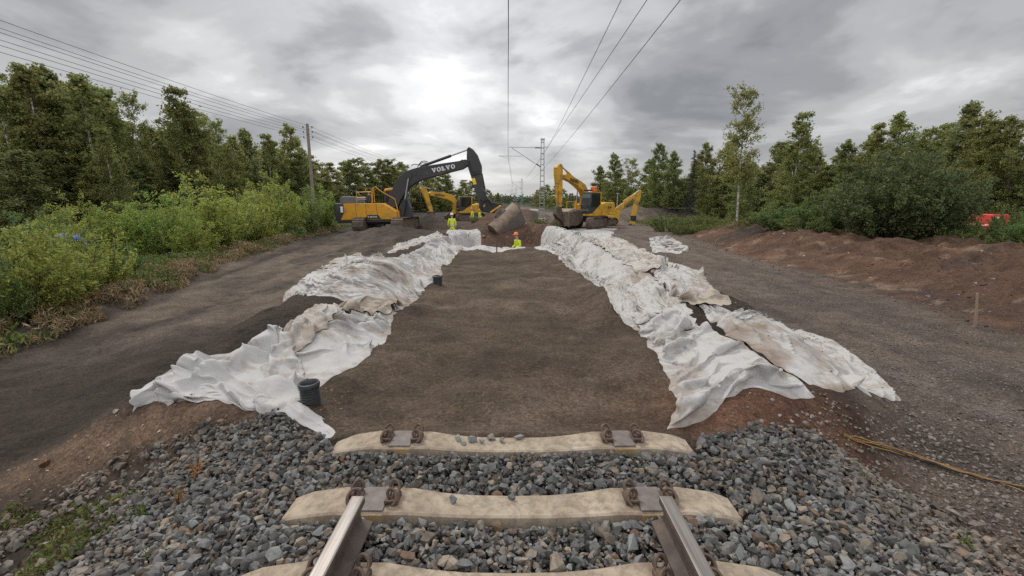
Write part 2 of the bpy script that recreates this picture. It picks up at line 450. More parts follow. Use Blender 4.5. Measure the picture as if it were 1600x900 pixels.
def zones(x, y):
    """weights and albedo of what the land is made of"""
    right = x > 0; ax = np.abs(x)
    s = np.where(right, x - foot_r(y), -x - foot_l(y))
    n1 = fbm(x * .8, y * .8, 101, 4); n2 = fbm(x * .25, y * .25, 105, 3); n3 = fbm(x * 2.5, y * 2.5, 109, 3)
    c = np.empty(x.shape + (3,))
    sand = np.array([.112, .080, .055]); dark = np.array([.050, .037, .028]); pale = np.array([.20, .158, .125])
    road = np.array([.172, .134, .106]); red = np.array([.125, .072, .047]); red2 = np.array([.19, .105, .065]); blk = np.array([.05, .043, .04])
    veg = np.array([.050, .052, .024]); brown = np.array([.21, .138, .094]); pitc = np.array([.125, .078, .055]); bed = np.array([.045, .042, .04])
    def lay(col, w):
        nonlocal c
        c = c * (1 - w[..., None]) + np.asarray(col) * w[..., None]
    c[:] = dark
    lay(road, np.where(right, ss(1.6, 2.2, s), 0.0))
    # lighter wheel track on the left
    wt = np.exp(-((x + 6.6 + .14 * (y - 8)) / 1.0) ** 2) * ss(6.5, 9, y) * (1 - ss(24, 30, y)) + np.exp(-((x + 5.0 + .10 * (y - 12)) / .8) ** 2) * ss(9, 11, y) * (1 - ss(15, 19, y))
    lay(pale, np.where(right, 0, np.clip(wt, 0, 1) * ss(-.25, .35, n3 + n1 * .6)) * .8)
    lay(np.array([.12, .095, .078]), np.where(right, 0, ss(-.1, .4, n2) * .5 * ss(5, 8, y)))
    sk = fbm(x * 1.3 + .15 * y + .4 * vnoise(x * .7, y * .5, 131), y * .28, 133, 4)
    lay(np.array([.165, .127, .096]), np.where(right, 0, ss(7.9, 9.2, y + .8 * n1 + .10 * (x + 6)) * (1 - ss(22, 28, y)) * ss(-.45, .25, sk) * .85 * ss(1.6, 2.6, s)))
    lay(np.array([.055, .042, .033]), np.where(right, 0, ss(.10, .4, -sk + .5 * n3) * .6 * ss(1.6, 2.6, s)))
    lay(sand, (1 - ss(-.05, .25, s)) * ss(3.12, 3.2, y) * (1 - ss(18.6, 19.6, y)))
    onsand = (1 - ss(-.05, .25, s)) * ss(3.12, 3.2, y) * (1 - ss(18.6, 19.6, y))
    q = fbm(x * .55 + .5 * vnoise(x, y, 141), y * 1.25, 143, 4)
    lay(np.array([.078, .055, .038]), onsand * ss(.02, .40, q + .25 * n3) * .85); lay(np.array([.158, .118, .086]), onsand * ss(.12, .45, -q + .2 * n3) * .55)
    lay(np.array([.15, .112, .082]), onsand * ss(.34, .46, np.abs(vnoise(x * .5 + 1.2 * vnoise(x * .6, y * .6, 151), y * 3.4, 153))) * .6)
    lay(pitc, (1 - ss(.3, 1.4, s)) * ss(18.8, 20.0, y) * (1 - ss(60, 70, y)))
    lay(red, (1 - ss(2, 5, s)) * ss(30, 33, y) * (1 - ss(60, 70, y)) * ss(-.2, .3, n1) * .8)
    # road stripes
    lay(np.array([.21, .168, .136]), np.where(right, np.exp(-((x - 6.3) / 1.3) ** 4) * ss(3, 6, y) * .65, 0) * ss(-.5, .2, n1))
    lay(np.array([.095, .075, .064]), np.where(right, ss(-.05, .45, n1 + .5 * n3) * .55 * (1 - ss(8, 9, x)), 0) * ss(1.6, 2.2, s))
    st = fbm(x * 2.6 + .3 * vnoise(x, y * .5, 7), y * .22, 121, 4)
    lay(np.array([.215, .18, .155]), np.where(right, ss(.05, .5, st) * .55, 0) * ss(1.8, 2.4, s)); lay(np.array([.09, .072, .062]), np.where(right, ss(.05, .5, -st) * .5, 0) * ss(1.8, 2.4, s))
    mf = mound_foot(y) + 0.7 * fbm(y * .35, x * .05, 61, 3)
    m = ss(-.25, .5, x - mf) * (1 - ss(33, 36, y))
    lay(red, m); lay(red2, m * ss(.05, .45, n1) * .8); lay(blk, m * ss(.10, .45, n2 + .6 * n3) * .8); lay(np.array([.26, .18, .125]), m * ss(.30, .55, n3 + .4 * n1) * .7)
    # near the end of the ballast: loose brown soil
    lay(brown, np.where(~right, ss(1.75, 2.0, -x) * np.exp(-((y - (3.86 - .12 * np.maximum(0, ax - 2.6))) / .27) ** 2) * ss(-.35, .1, n3 + .5) , 0) * (1 - ss(4.2, 5.2, ax)))
    lay(np.array([.17, .088, .055]), np.where(right, np.exp(-(((x - 2.15) / .85) ** 2 + ((y - 3.75) / .50) ** 2)) * 1.3, 0).clip(0, 1))
    lay(np.array([.15, .082, .052]), np.where(right, np.exp(-((x - 2.75 - .25 * (3.4 - y)) / .30) ** 2), 0) * (1 - ss(3.3, 4.0, y)) * .8)
    lay(bed, (1 - ss(2.95, 3.05, y)) * (1 - ss(2.4, 3.0, ax)))
    vl = veg_line(y) + 0.5 * fbm(y * .5, x * .1, 23)
    lay(veg, ss(-.1, .5, vl - x) * ((x < 0)))
    lay(veg, ss(15, 17, x) * (1 - ss(50, 60, y)))
    lay(np.array([.105, .08, .066]), ss(13, 16, x) * ss(54, 60, y) * (1 - ss(76, 80, y)))
    lay(veg * 1.3, ss(85, 110, y) * ss(5, 9, ax))
    lay(veg, ss(150, 220, np.sqrt(x * x + y * y)))
    return c * (1 + .25 * n3[..., None])

CX = .25 * (GX[:-1, :-1] + GX[1:, :-1] + GX[:-1, 1:] + GX[1:, 1:]); CY = .25 * (GY[:-1, :-1] + GY[1:, :-1] + GY[:-1, 1:] + GY[1:, 1:])
sF = np.where(CX > 0, CX - foot_r(CY), -CX - foot_l(CY))
zone = np.zeros(CX.shape, int)                                     # 0 ground
zone[(sF > 2.2) & (CX > 2.4) & (CX < mound_foot(CY)) & (CY < 60) & (CY > -4)] = 2
zone[(CX < -2.4) & (CX > veg_line(CY)) & (sF > 1.2) & (CY < 34) & (CY > -4)] = 3
zone[(CX >= mound_foot(CY)) & (CX < 17) & (CY < 34) & (CY > -4)] = 4
zone[(sF < 0.6) & (CY > 3.15) & (CY < 18.7)] = 1
zone[(np.abs(CX) < 2.6) & (CY <= 3.15) & (CY > -4)] = 5
zone[(np.abs(CX) < 3.4) & (CY >= 18.7) & (CY < 34)] = 6
GV = np.stack([GX, GY, GZ], -1).reshape(-1, 3)
GC = zones(GX, GY).reshape(-1, 3)
idx = np.arange(nx * ny).reshape(ny, nx)
Q = np.stack([idx[:-1, :-1], idx[:-1, 1:], idx[1:, 1:], idx[1:, :-1]], -1).reshape(-1, 4)
# shared vertex normals so that the pieces meet without a seam
e1 = np.zeros_like(GX); e2 = np.zeros_like(GX)
dzx = np.gradient(GZ, xs, axis=1); dzy = np.gradient(GZ, ys, axis=0)
GN = np.stack([-dzx, -dzy, np.ones_like(GZ)], -1); GN /= np.linalg.norm(GN, axis=-1, keepdims=True); GN = GN.reshape(-1, 3)
for k, (nm, mt) in enumerate((('ground', mat_soil), ('sand_bed', mat_sand), ('gravel_road', mat_road), ('dirt_track', mat_sand), ('spoil_bank', mat_soil), ('ballast_bed', mat_soil), ('excavation', mat_soil))):
    f = Q[zone.ravel() == k]
    u, inv = np.unique(f, return_inverse=True)
    o = np_obj(nm, GV[u], inv.reshape(-1, 4), mt, True, GC[u])
    o.data.normals_split_custom_set_from_vertices([tuple(v) for v in GN[u]])
    tag(o, kind='structure')
# ------------------------------------------------------------------ white geotextile, draped over the banks by a small cloth solver
CL_X0, CL_Y0, CL_S = -6.0, 2.4, 0.02
_gx = np.arange(CL_X0, 7.5, CL_S); _gy = np.arange(CL_Y0, 42.0, CL_S * 2)
_mx, _my = np.meshgrid(_gx, _gy)
CH = H(_mx, _my)                                                     # height field the sheets rest on; grows as sheets are laid
def ch(x, y):
    u = np.clip((x - CL_X0) / CL_S, 0, CH.shape[1] - 1.01); v = np.clip((y - CL_Y0) / (CL_S * 2), 0, CH.shape[0] - 1.01)
    i = u.astype(int); j = v.astype(int); fu = u - i; fv = v - j
    return (CH[j, i] * (1 - fu) + CH[j, i + 1] * fu) * (1 - fv) + (CH[j + 1, i] * (1 - fu) + CH[j + 1, i + 1] * fu) * fv

def resample(pts, n):
    pts = np.array(pts, float)
    d = np.r_[0, np.cumsum(np.linalg.norm(np.diff(pts, axis=0), axis=1))]
    t = np.linspace(0, d[-1], n)
    # smooth interpolation through the points
    out = np.stack([np.interp(t, d, pts[:, k]) for k in range(2)], -1)
    for _ in range(2):
        out[1:-1] = .25 * out[:-2] + .5 * out[1:-1] + .25 * out[2:]
    return out

def geotextile_mat(name, dirt, fine=1.0, tint=(.52, .513, .50)):
    m = Mt(name, 0.85, 0, 0.25)
    co = m.coord('Object')
    n1 = m.noise(co, 1.4, 6, 0.62, .6); n2 = m.noise(co, 6.0, 7, 0.70, 1.4); n3 = m.noise(co, 17, 5, 0.7, 1.2); n4 = m.noise(co, 240, 2, .6)
    dm = m.attr('Col')
    sep = m.n('ShaderNodeSeparateColor'); m.l(dm, sep.inputs[0])
    f = m.math('ADD', m.math('MULTIPLY', n1, .55), m.math('MULTIPLY', n2, .45))
    f = m.math('ADD', f, m.math('MULTIPLY', sep.outputs[0], .30))
    k1 = m.ramp(f, [(0.605 - dirt, 0.0), (0.70 - dirt, .45), (0.84 - dirt, .92)])
    c = m.mixc(m.ramp(n1, [(.3, 0.0), (.7, 1.0)]), tint, tuple(t * .93 for t in tint))
    c = m.mixc(m.math('MULTIPLY', m.ramp(n2, [(.42, 0.0), (.68, .45)]), min(1, .35 + dirt * 2)), c, (.50, .42, .34))
    c = m.mixc(k1, c, (.25, .185, .135))
    sp = m.ramp(m.math('ADD', n3, m.math('MULTIPLY', sep.outputs[0], .08)), [(0.66, 0.0), (0.80, .6)])
    c = m.mixc(m.math('MULTIPLY', sp, min(1, .12 + dirt * 1.6)), c, (.12, .095, .075))
    m.col(c)
    rd = m.math('ABSOLUTE', m.math('SUBTRACT', m.noise(co, 5.5, 4, .55, .8), .5)); rd2 = m.math('ABSOLUTE', m.math('SUBTRACT', m.noise(co, 15.0, 3, .55, .6), .5))
    b = m.bump(m.math('SUBTRACT', 1.0, rd), .26, .05); b = m.bump(m.math('SUBTRACT', 1.0, rd2), .10, .016, b); b = m.bump(n2, .12, .03, b); b = m.bump(n3, .08, .012, b); m.nrm(m.bump(n4, .10, .002, b))
    tr = m.n('ShaderNodeBsdfTranslucent'); m.l(c, tr.inputs[0])
    mxs = m.n('ShaderNodeMixShader'); mxs.inputs[0].default_value = .12
    m.l(m.b.outputs[0], mxs.inputs[1]); m.l(tr.outputs[0], mxs.inputs[2]); m.l(mxs.outputs[0], m.out.inputs[0])
    return m.m
GEO_CLEAN = geotextile_mat('geotextile_clean', 0.072)
GEO_WORN = geotextile_mat('geotextile_worn', 0.125)
GEO_MID = geotextile_mat('geotextile_soiled', 0.145)
GEO_DIRTY = geotextile_mat('geotextile_muddy', 0.13, tint=(.52, .495, .455))
GEO_BROWN = geotextile_mat('geotextile_brown', 0.165, tint=(.43, .375, .31))

def fold_field(su, sv, lu, lv, seed, n, ang, spread, ln, wd, ht, apex=None):
    """raised creases: each a tapering, leaning ridge; apex (fractions of the sheet) makes them radiate from a point"""
    rg = np.random.default_rng(seed + 500); h = np.zeros_like(su); lx = np.zeros_like(su); ly = np.zeros_like(su)
    for k in range(n):
        L_ = ln * rg.uniform(.5, 1.5); w = wd * rg.uniform(.55, 1.5); A = ht * rg.uniform(.35, 1.35)
        if apex is not None and k < n * .7:
            a = rg.uniform(0, 2 * PI); r = L_ * .5
            cx, cy = apex[0] * lu + math.cos(a) * r, apex[1] * lv + math.sin(a) * r
        else:
            a = R(ang + rg.normal(0, spread)); cx, cy = rg.uniform(-.05, 1.05) * lu, rg.uniform(-.05, 1.05) * lv
        c, s_ = math.cos(a), math.sin(a)
        t = (su - cx) * c + (sv - cy) * s_; d = -(su - cx) * s_ + (sv - cy) * c + rg.normal(0, .10) / max(L_, .2) * t * t + .35 * w * vnoise(t / (w * 3.5), t * 0 + k, seed)
        q = d / w; q = np.where(q < 0, -q * 1.7, q * .85)
        p = A * np.clip(1 - (t / (L_ / 2)) ** 2, 0, 1) ** .8 * np.clip(1 - q, 0, 1) ** 1.35
        m = np.maximum(h, p) * .75 + (h + p) * .25; g = m - h; h = m
        lx += s_ * g * .55; ly -= c * g * .55
    return h, lx, ly

def drape(name, edges, cell, spec, seed, mat, label, group=None, iters=40, amp=.012, edge_dirt=.35, jag=.03, crump=2.0, pleat=None):
    """edges: near, far, inner, outer pixel polylines; inner/outer run near -> far; near/far run inner -> outer.
    spec: list of fold_field settings"""
    near, far, inn, out = [[gnd(*p) for p in e] for e in edges]
    ln = lambda e: sum(np.linalg.norm(np.array(e[i + 1]) - np.array(e[i])) for i in range(len(e) - 1))
    nu = int(max(12, min(200, max(ln(near), ln(far)) / cell))); nv = int(max(12, min(280, max(ln(inn), ln(out)) / cell)))
    n_, f_ = resample(near, nu), resample(far, nu); i_, o_ = resample(inn, nv), resample(out, nv)
    c00 = (n_[0] + i_[0]) / 2; c10 = (n_[-1] + o_[0]) / 2; c01 = (f_[0] + i_[-1]) / 2; c11 = (f_[-1] + o_[-1]) / 2
    n_[0] = i_[0] = c00; n_[-1] = o_[0] = c10; f_[0] = i_[-1] = c01; f_[-1] = o_[-1] = c11
    u = np.linspace(0, 1, nu)[None, :, None]; v = np.linspace(0, 1, nv)[:, None, None]
    P2 = (1 - v) * n_[None] + v * f_[None] + (1 - u) * i_[:, None] + u * o_[:, None] - ((1 - u) * (1 - v) * c00 + u * (1 - v) * c10 + (1 - u) * v * c01 + u * v * c11)
    U, V = np.meshgrid(np.linspace(0, 1, nu), np.linspace(0, 1, nv))
    lu = ln(near) * .5 + ln(far) * .5; lv = ln(inn) * .5 + ln(out) * .5; lu = max(lu, (ln([inn[len(inn) // 2], out[len(out) // 2]])))
    su, sv = U * lu, V * lv
    eU = np.minimum(su, lu - su); eV = np.minimum(sv, lv - sv); e = np.minimum(eU, eV)
    if jag:
        em = np.exp(-e / .09)
        P2 = P2 + (em * jag * 2.4)[..., None] * np.stack([fbm(su * 3.1 + seed, sv * 3.1, seed + 1, 3), fbm(su * 3.1, sv * 3.1 + seed, seed + 2, 3)], -1)
    h = np.zeros_like(su); lx = 0; ly = 0
    for i, sp_ in enumerate(spec):
        a, b, c = fold_field(su, sv, lu, lv, seed + 60 * i, *sp_); h = h + a; lx = lx + b; ly = ly + c
    rid = .5 - 1.5 * np.abs(fbm(su * crump + .6 * vnoise(su * 2, sv * 2, seed + 7), sv * crump, seed + 3, 4))
    h = h + amp * rid + amp * .8 * fbm(su * 6, sv * 6, seed + 4, 3)
    if pleat is not None:                                            # tight, sharp-crested pleats running across the bank, wandering and dying out
        sp_, pa, tl = pleat
        for kk, (f_, g_) in enumerate(((1.0, 1.0), (1.9, .45))):
            ph = (sv + tl * su) * f_ / sp_ + 1.5 * fbm(su * .9, sv * 1.3, seed + 31 + kk, 3) + .35 * fbm(su * 3, sv * 3, seed + 35 + kk, 2)
            fr = ph - np.floor(ph)
            saw = np.where(fr < .68, fr / .68, (1 - fr) / .32) ** 1.4    # leaning crest
            am = np.clip(.55 + 1.5 * fbm(su * .8 + 3, sv * 1.1, seed + 37 + kk, 3), 0, 1.3)
            h = h + pa * g_ * am * (saw - .35)
            lx_, ly_ = 0.0, -pa * g_ * am * saw * .45
            ly = ly + ly_
    # tangent frame of the sheet as it lies
    z0 = ch(P2[..., 0], P2[..., 1])
    for _ in range(3):                                               # a stiff sheet spans small hollows
        zs = z0.copy(); zs[1:-1, 1:-1] = .25 * (z0[:-2, 1:-1] + z0[2:, 1:-1] + z0[1:-1, :-2] + z0[1:-1, 2:]); z0 = np.maximum(z0, zs)
    B = np.concatenate([P2, z0[..., None]], -1)
    Tu = np.gradient(B, axis=1); Tv = np.gradient(B, axis=0)
    Nn = np.cross(Tu, Tv); Nn *= np.sign(Nn[..., 2:3] + 1e-9); Nn /= np.maximum(np.linalg.norm(Nn, axis=-1, keepdims=True), 1e-9)
    Tu /= np.maximum(np.linalg.norm(Tu, axis=-1, keepdims=True), 1e-9); Tv /= np.maximum(np.linalg.norm(Tv, axis=-1, keepdims=True), 1e-9)
    keep = 1 - np.exp(-e / .06) * .75
    P = B + Nn * (h * keep + .012)[..., None] + Tu * (lx * keep)[..., None] + Tv * (ly * keep)[..., None]
    P[..., 2] = np.maximum(P[..., 2], ch(P[..., 0], P[..., 1]) + .008)
    rl = lambda A_, B_: np.linalg.norm(A_ - B_, axis=-1)
    Ru = rl(P[:, 1:], P[:, :-1]); Rv = rl(P[1:], P[:-1]); Rd = rl(P[1:, 1:], P[:-1, :-1]); Re = rl(P[1:, :-1], P[:-1, 1:])
    Ru2 = rl(P[:, 2:], P[:, :-2]); Rv2 = rl(P[2:], P[:-2])
    P0 = P.copy(); Vel = np.zeros_like(P)
    def con(A, B_, Rr, k):
        d = B_ - A; l = np.linalg.norm(d, axis=-1); c = ((l - Rr) / np.maximum(l, 1e-6) * .5 * k)[..., None] * d
        A += c; B_ -= c
    for it in range(iters):
        Q_ = P.copy(); Vel *= .86; Vel[..., 2] -= .0006; P += Vel
        for _ in range(2):
            for o in (0, 1):
                a = P[:, o:-1:2]; b = P[:, o + 1::2][:, :a.shape[1]]; con(a, b, Ru[:, o::2][:, :a.shape[1]], .9)
                a = P[o:-1:2]; b = P[o + 1::2][:a.shape[0]]; con(a, b, Rv[o::2][:a.shape[0]], .9)
                a = P[o:-1:2, :-1]; b = P[o + 1::2, 1:][:a.shape[0]]; con(a, b, Rd[o::2][:a.shape[0]], .4)
                a = P[o:-1:2, 1:]; b = P[o + 1::2, :-1][:a.shape[0]]; con(a, b, Re[o::2][:a.shape[0]], .4)
            for o in range(4):
                a = P[:, o:-2:4]; b = P[:, o + 2::4][:, :a.shape[1]]; a = a[:, :b.shape[1]]; con(a, b, Ru2[:, o::4][:, :a.shape[1]], .30)
                a = P[o:-2:4]; b = P[o + 2::4][:a.shape[0]]; a = a[:b.shape[0]]; con(a, b, Rv2[o::4][:a.shape[0]], .30)
        P[..., :2] += (P0[..., :2] - P[..., :2]) * .08
        hz = ch(P[..., 0], P[..., 1]) + .006
        hit = P[..., 2] < hz; P[..., 2] = np.where(hit, hz, P[..., 2])
        P[..., :2] = np.where(hit[..., None], Q_[..., :2] + (P[..., :2] - Q_[..., :2]) * .3, P[..., :2])
        Vel = P - Q_; q = np.linalg.norm(Vel, axis=-1, keepdims=True); Vel *= np.minimum(1, .02 / np.maximum(q, 1e-9))
    hz = ch(P[..., 0], P[..., 1])
    tuck = np.exp(-e / .035) * .7
    P[..., 2] = P[..., 2] * (1 - tuck) + (hz + .004) * tuck
    i = ((P[..., 0] - CL_X0) / CL_S).astype(int); j = ((P[..., 1] - CL_Y0) / (CL_S * 2)).astype(int)
    ok = (i > 1) & (j > 1) & (i < CH.shape[1] - 2) & (j < CH.shape[0] - 2)
    for di in (-1, 0, 1):
        for dj in (-1, 0, 1): np.maximum.at(CH, (j[ok] + dj, i[ok] + di), P[..., 2][ok])
    # soil is trodden and blown on in patches, most along the hems
    hn = (h - h.mean()) / (h.std() + 1e-6)
    dirt = np.clip(-.10 * np.clip(hn, -1.5, 1.5) + edge_dirt * np.exp(-e / .10) + .6 * fbm(su * .9, sv * .9, seed + 20, 3) + .3 * vnoise(su * 4, sv * 4, seed + 8), -.5, 1)
    idx = np.arange(nu * nv).reshape(nv, nu)
    F = np.stack([idx[:-1, :-1], idx[:-1, 1:], idx[1:, 1:], idx[1:, :-1]], -1).reshape(-1, 4)
    vals = np.stack([dirt, dirt * 0, dirt * 0], -1).reshape(-1, 3)
    nrm = np.cross(B[nv // 2, nu // 2 + 1] - B[nv // 2, nu // 2], B[nv // 2 + 1, nu // 2] - B[nv // 2, nu // 2])
    if nrm[2] < 0: F = F[:, ::-1]
    o = np_obj(name, P.reshape(-1, 3), F, mat, True, vals)
    so = o.modifiers.new('thickness', 'SOLIDIFY'); so.thickness = .004; so.offset = -1
    sd = o.modifiers.new('smooth', 'SUBSURF'); sd.levels = 1; sd.render_levels = 1
    return tag(o, label, 'geotextile', group)

GG = 'white geotextile sheets along the sand bed'
# right bank, far to near
drape('geotextile_sheet', ([(835, 388), (880, 404), (938, 392)], [(862, 354), (905, 354), (965, 357)], [(835, 388), (846, 370), (862, 354)], [(938, 392), (950, 374), (965, 357)]),
      .075, [(14, 5, 12, 2.2, .22, 0.078)], 11, GEO_CLEAN, 'white geotextile sheet under the tracks of the yellow excavator beside the lattice mast', GG, pleat=(0.42, 0.05, 0.2), amp=0.017)
drape('geotextile_sheet', ([(1002, 524), (1036, 508), (1080, 494)], [(835, 384), (876, 374), (918, 372)], [(1002, 524), (958, 492), (943, 456), (908, 434), (876, 410), (835, 384)], [(1084, 492), (1060, 464), (1024, 434), (988, 412), (956, 392), (926, 371)]),
      .042, [(40, 6, 12, 1.6, .17, 0.138), (26, 25, 30, .8, .11, 0.080)], 12, GEO_WORN, 'long white geotextile sheet with cross folds on the right bank between near sheet and excavator', GG, pleat=(0.3, 0.075, 0.25), amp=0.017)
drape('geotextile_sheet', ([(1049, 678), (1100, 652), (1150, 618), (1176, 607), (1232, 621), (1276, 616)], [(990, 498), (1024, 490), (1062, 492)], [(1049, 678), (1056, 636), (1052, 606), (1022, 566), (1004, 536), (990, 498)], [(1276, 616), (1208, 574), (1156, 538), (1104, 508), (1062, 492)]),
      .026, [(13, 24, 12, 1.9, .20, 0.169), (10, -20, 25, 1.0, .15, 0.101), (14, 60, 40, .5, .08, 0.054)], 13, GEO_CLEAN, 'broad clean white geotextile sheet nearest the sleepers on the right of the sand', GG, pleat=(0.42, 0.06, -0.35), amp=0.017, edge_dirt=.2)
drape('geotextile_sheet', ([(1252, 600), (1310, 606), (1360, 614), (1406, 622)], [(1093, 482), (1099, 480), (1106, 478)], [(1252, 600), (1196, 560), (1150, 532), (1122, 508), (1093, 482)], [(1406, 622), (1372, 580), (1302, 532), (1250, 514), (1160, 500), (1106, 478)]),
      .028, [(14, 84, 8, 1.9, .13, 0.128), (26, 76, 18, .9, .07, 0.088), (14, 10, 30, .4, .06, 0.054)], 14, GEO_MID, 'soiled cream geotextile strip ending in a pointed corner on the gravel road', GG, amp=0.017)
drape('geotextile_sheet', ([(1032, 452), (1074, 476), (1120, 470)], [(1014, 416), (1056, 412), (1100, 424)], [(1032, 452), (1022, 432), (1014, 416)], [(1120, 470), (1106, 446), (1100, 424)]),
      .03, [(14, 40, 60, .8, .16, .20), (16, 0, 90, .35, .08, .09)], 15, GEO_MID, 'crumpled cream geotextile heap with a raised flap on the outer edge of the right bank', 'crumpled geotextile heaps', pleat=(0.28, 0.07, 0.5), amp=0.03)
drape('geotextile_sheet', ([(1000, 428), (1030, 426), (1060, 416)], [(922, 378), (948, 372), (972, 374)], [(1000, 428), (962, 404), (922, 378)], [(1060, 416), (1020, 398), (972, 374)]),
      .036, [(26, 30, 60, .7, .15, .17), (30, 0, 90, .3, .08, .09)], 16, GEO_DIRTY, 'muddy rumpled geotextile roll along the crest of the right bank behind the long sheet', 'crumpled geotextile heaps', pleat=(0.26, 0.07, 0.4), amp=0.035)
drape('geotextile_sheet', ([(1020, 395), (1056, 397), (1086, 393)], [(1014, 371), (1032, 369), (1048, 370)], [(1020, 395), (1016, 382), (1014, 371)], [(1086, 393), (1066, 381), (1048, 370)]),
      .05, [(14, 20, 50, 1.0, .22, .20), (14, 0, 90, .5, .12, .08)], 17, GEO_CLEAN, 'white geotextile bundle lying alone on the road beside the brown spoil bank', 'crumpled geotextile heaps', pleat=(0.35, 0.08, 0.5), amp=0.03)
drape('geotextile_sheet', ([(1060, 478), (1100, 486), (1142, 480)], [(1084, 464), (1110, 462), (1136, 466)], [(1060, 478), (1070, 470), (1084, 464)], [(1142, 480), (1140, 473), (1136, 466)]),
      .03, [(12, 10, 30, .6, .10, .11)], 18, GEO_BROWN, 'brown mud-stained geotextile scrap on the road side of the cream heap', 'crumpled geotextile heaps', amp=0.03)
# left bank, far to near
drape('geotextile_sheet', ([(716, 392), (740, 391), (762, 390)], [(694, 366), (716, 359), (742, 358)], [(716, 392), (704, 378), (694, 366)], [(762, 390), (752, 372), (742, 358)]),
      .06, [(6, 80, 12, 2.2, .25, .03)], 21, GEO_CLEAN, 'smooth bright white geotextile sheet in front of the worker beside the black excavator', GG, amp=0.017)
drape('geotextile_sheet', ([(664, 452), (630, 428), (604, 404)], [(724, 388), (708, 376), (686, 370)], [(664, 452), (680, 446), (692, 420), (710, 404), (724, 388)], [(604, 404), (632, 398), (662, 385), (686, 370)]),
      .045, [(34, 4, 10, 1.5, .16, 0.143), (14, 30, 40, .7, .12, 0.078)], 22, GEO_WORN, 'pleated white geotextile sheet behind the small far drain pipe', GG, pleat=(0.26, 0.07, 0.2), amp=0.017)
drape('geotextile_sheet', ([(606, 396), (614, 384), (622, 380)], [(694, 372), (688, 366), (684, 362)], [(606, 396), (650, 384), (694, 372)], [(622, 380), (654, 372), (684, 362)]),
      .05, [(14, 80, 30, .8, .16, .13)], 23, GEO_MID, 'narrow torn geotextile strip on dark sand near the black excavator tracks', 'crumpled geotextile heaps', pleat=(0.3, 0.07, 0.5), amp=0.03)
drape('geotextile_sheet', ([(612, 500), (576, 474), (540, 468), (490, 464), (442, 476)], [(664, 452), (642, 422), (602, 402), (562, 394)], [(612, 500), (642, 483), (652, 470), (664, 452)], [(442, 476), (448, 454), (482, 430), (522, 406), (562, 394)]),
      .034, [(46, 8, 12, 1.5, .13, 0.140), (36, 20, 40, .5, .08, 0.084)], 24, GEO_MID, 'wide dirt-speckled geotextile sheet humped over the left bank in the middle distance', GG, pleat=(0.21, 0.062, 0.35), amp=0.026)
drape('geotextile_sheet', ([(500, 612), (466, 586), (424, 566)], [(614, 494), (584, 480), (540, 474)], [(500, 612), (532, 594), (576, 562), (606, 526), (614, 494)], [(424, 566), (468, 538), (506, 510), (540, 474)]),
      .026, [(18, 10, 30, 1.5, .13, 0.155, (.55, .62)), (12, 10, 50, .6, .08, 0.061)], 25, GEO_CLEAN, 'white tent-like geotextile sheet peaked over the left bank behind the corrugated pipe', GG, pleat=(0.34, 0.05, 0.3), amp=0.017)
drape('geotextile_sheet', ([(606, 498), (556, 484), (494, 508)], [(622, 482), (572, 464), (508, 482)], [(606, 498), (614, 490), (622, 482)], [(494, 508), (498, 494), (508, 482)]),
      .026, [(12, 6, 15, 1.0, .10, .12), (10, 60, 40, .4, .07, .06)], 26, GEO_BROWN, 'brown muddy geotextile fold between the tent-like sheet and the speckled sheet', 'crumpled geotextile heaps', amp=0.025)
drape('geotextile_sheet', ([(458, 556), (450, 540), (438, 518)], [(540, 494), (524, 480), (504, 472)], [(458, 556), (500, 526), (540, 494)], [(438, 518), (468, 494), (504, 472)]),
      .026, [(22, 70, 60, .45, .10, .11), (30, 0, 90, .22, .05, .05)], 27, GEO_DIRTY, 'muddy knobbly geotextile roll along the crest behind the tent-like sheet', 'crumpled geotextile heaps', amp=0.035)
drape('geotextile_sheet', ([(292, 624), (250, 630), (213, 637)], [(478, 604), (470, 560), (440, 512)], [(292, 624), (350, 630), (412, 646), (468, 638), (478, 604)], [(213, 637), (232, 606), (268, 586), (330, 562), (388, 538), (440, 512)]),
      .024, [(12, 62, 25, 1.3, .15, 0.150), (14, 125, 28, .9, .11, 0.111), (12, 20, 30, .7, .08, 0.078), (16, 0, 90, .45, .08, 0.065)], 28, GEO_CLEAN, 'rumpled white geotextile sheet with a pointed end on dark sand at the left', GG, pleat=(0.36, 0.05, 0.9), amp=0.017, edge_dirt=.25)
drape('geotextile_sheet', ([(402, 644), (398, 638), (404, 630)], [(514, 690), (522, 688), (528, 681)], [(402, 644), (448, 656), (490, 673), (514, 690)], [(404, 630), (462, 638), (506, 660), (528, 681)]),
      .018, [(5, 85, 10, .9, .08, .06), (8, 30, 40, .25, .05, .03)], 29, GEO_CLEAN, 'narrow white geotextile tail reaching the sleeper end below the corrugated pipe', GG, amp=0.017, edge_dirt=.2)
drape('geotextile_sheet', ([(744, 391), (784, 393), (820, 389)], [(748, 386), (784, 387), (816, 385)], [(744, 391), (746, 388), (748, 386)], [(820, 389), (818, 387), (816, 385)]),
      .06, [(6, 85, 20, .8, .12, .04)], 30, GEO_CLEAN, 'thin white geotextile edge showing across the far end of the sand bed', GG, amp=0.017)
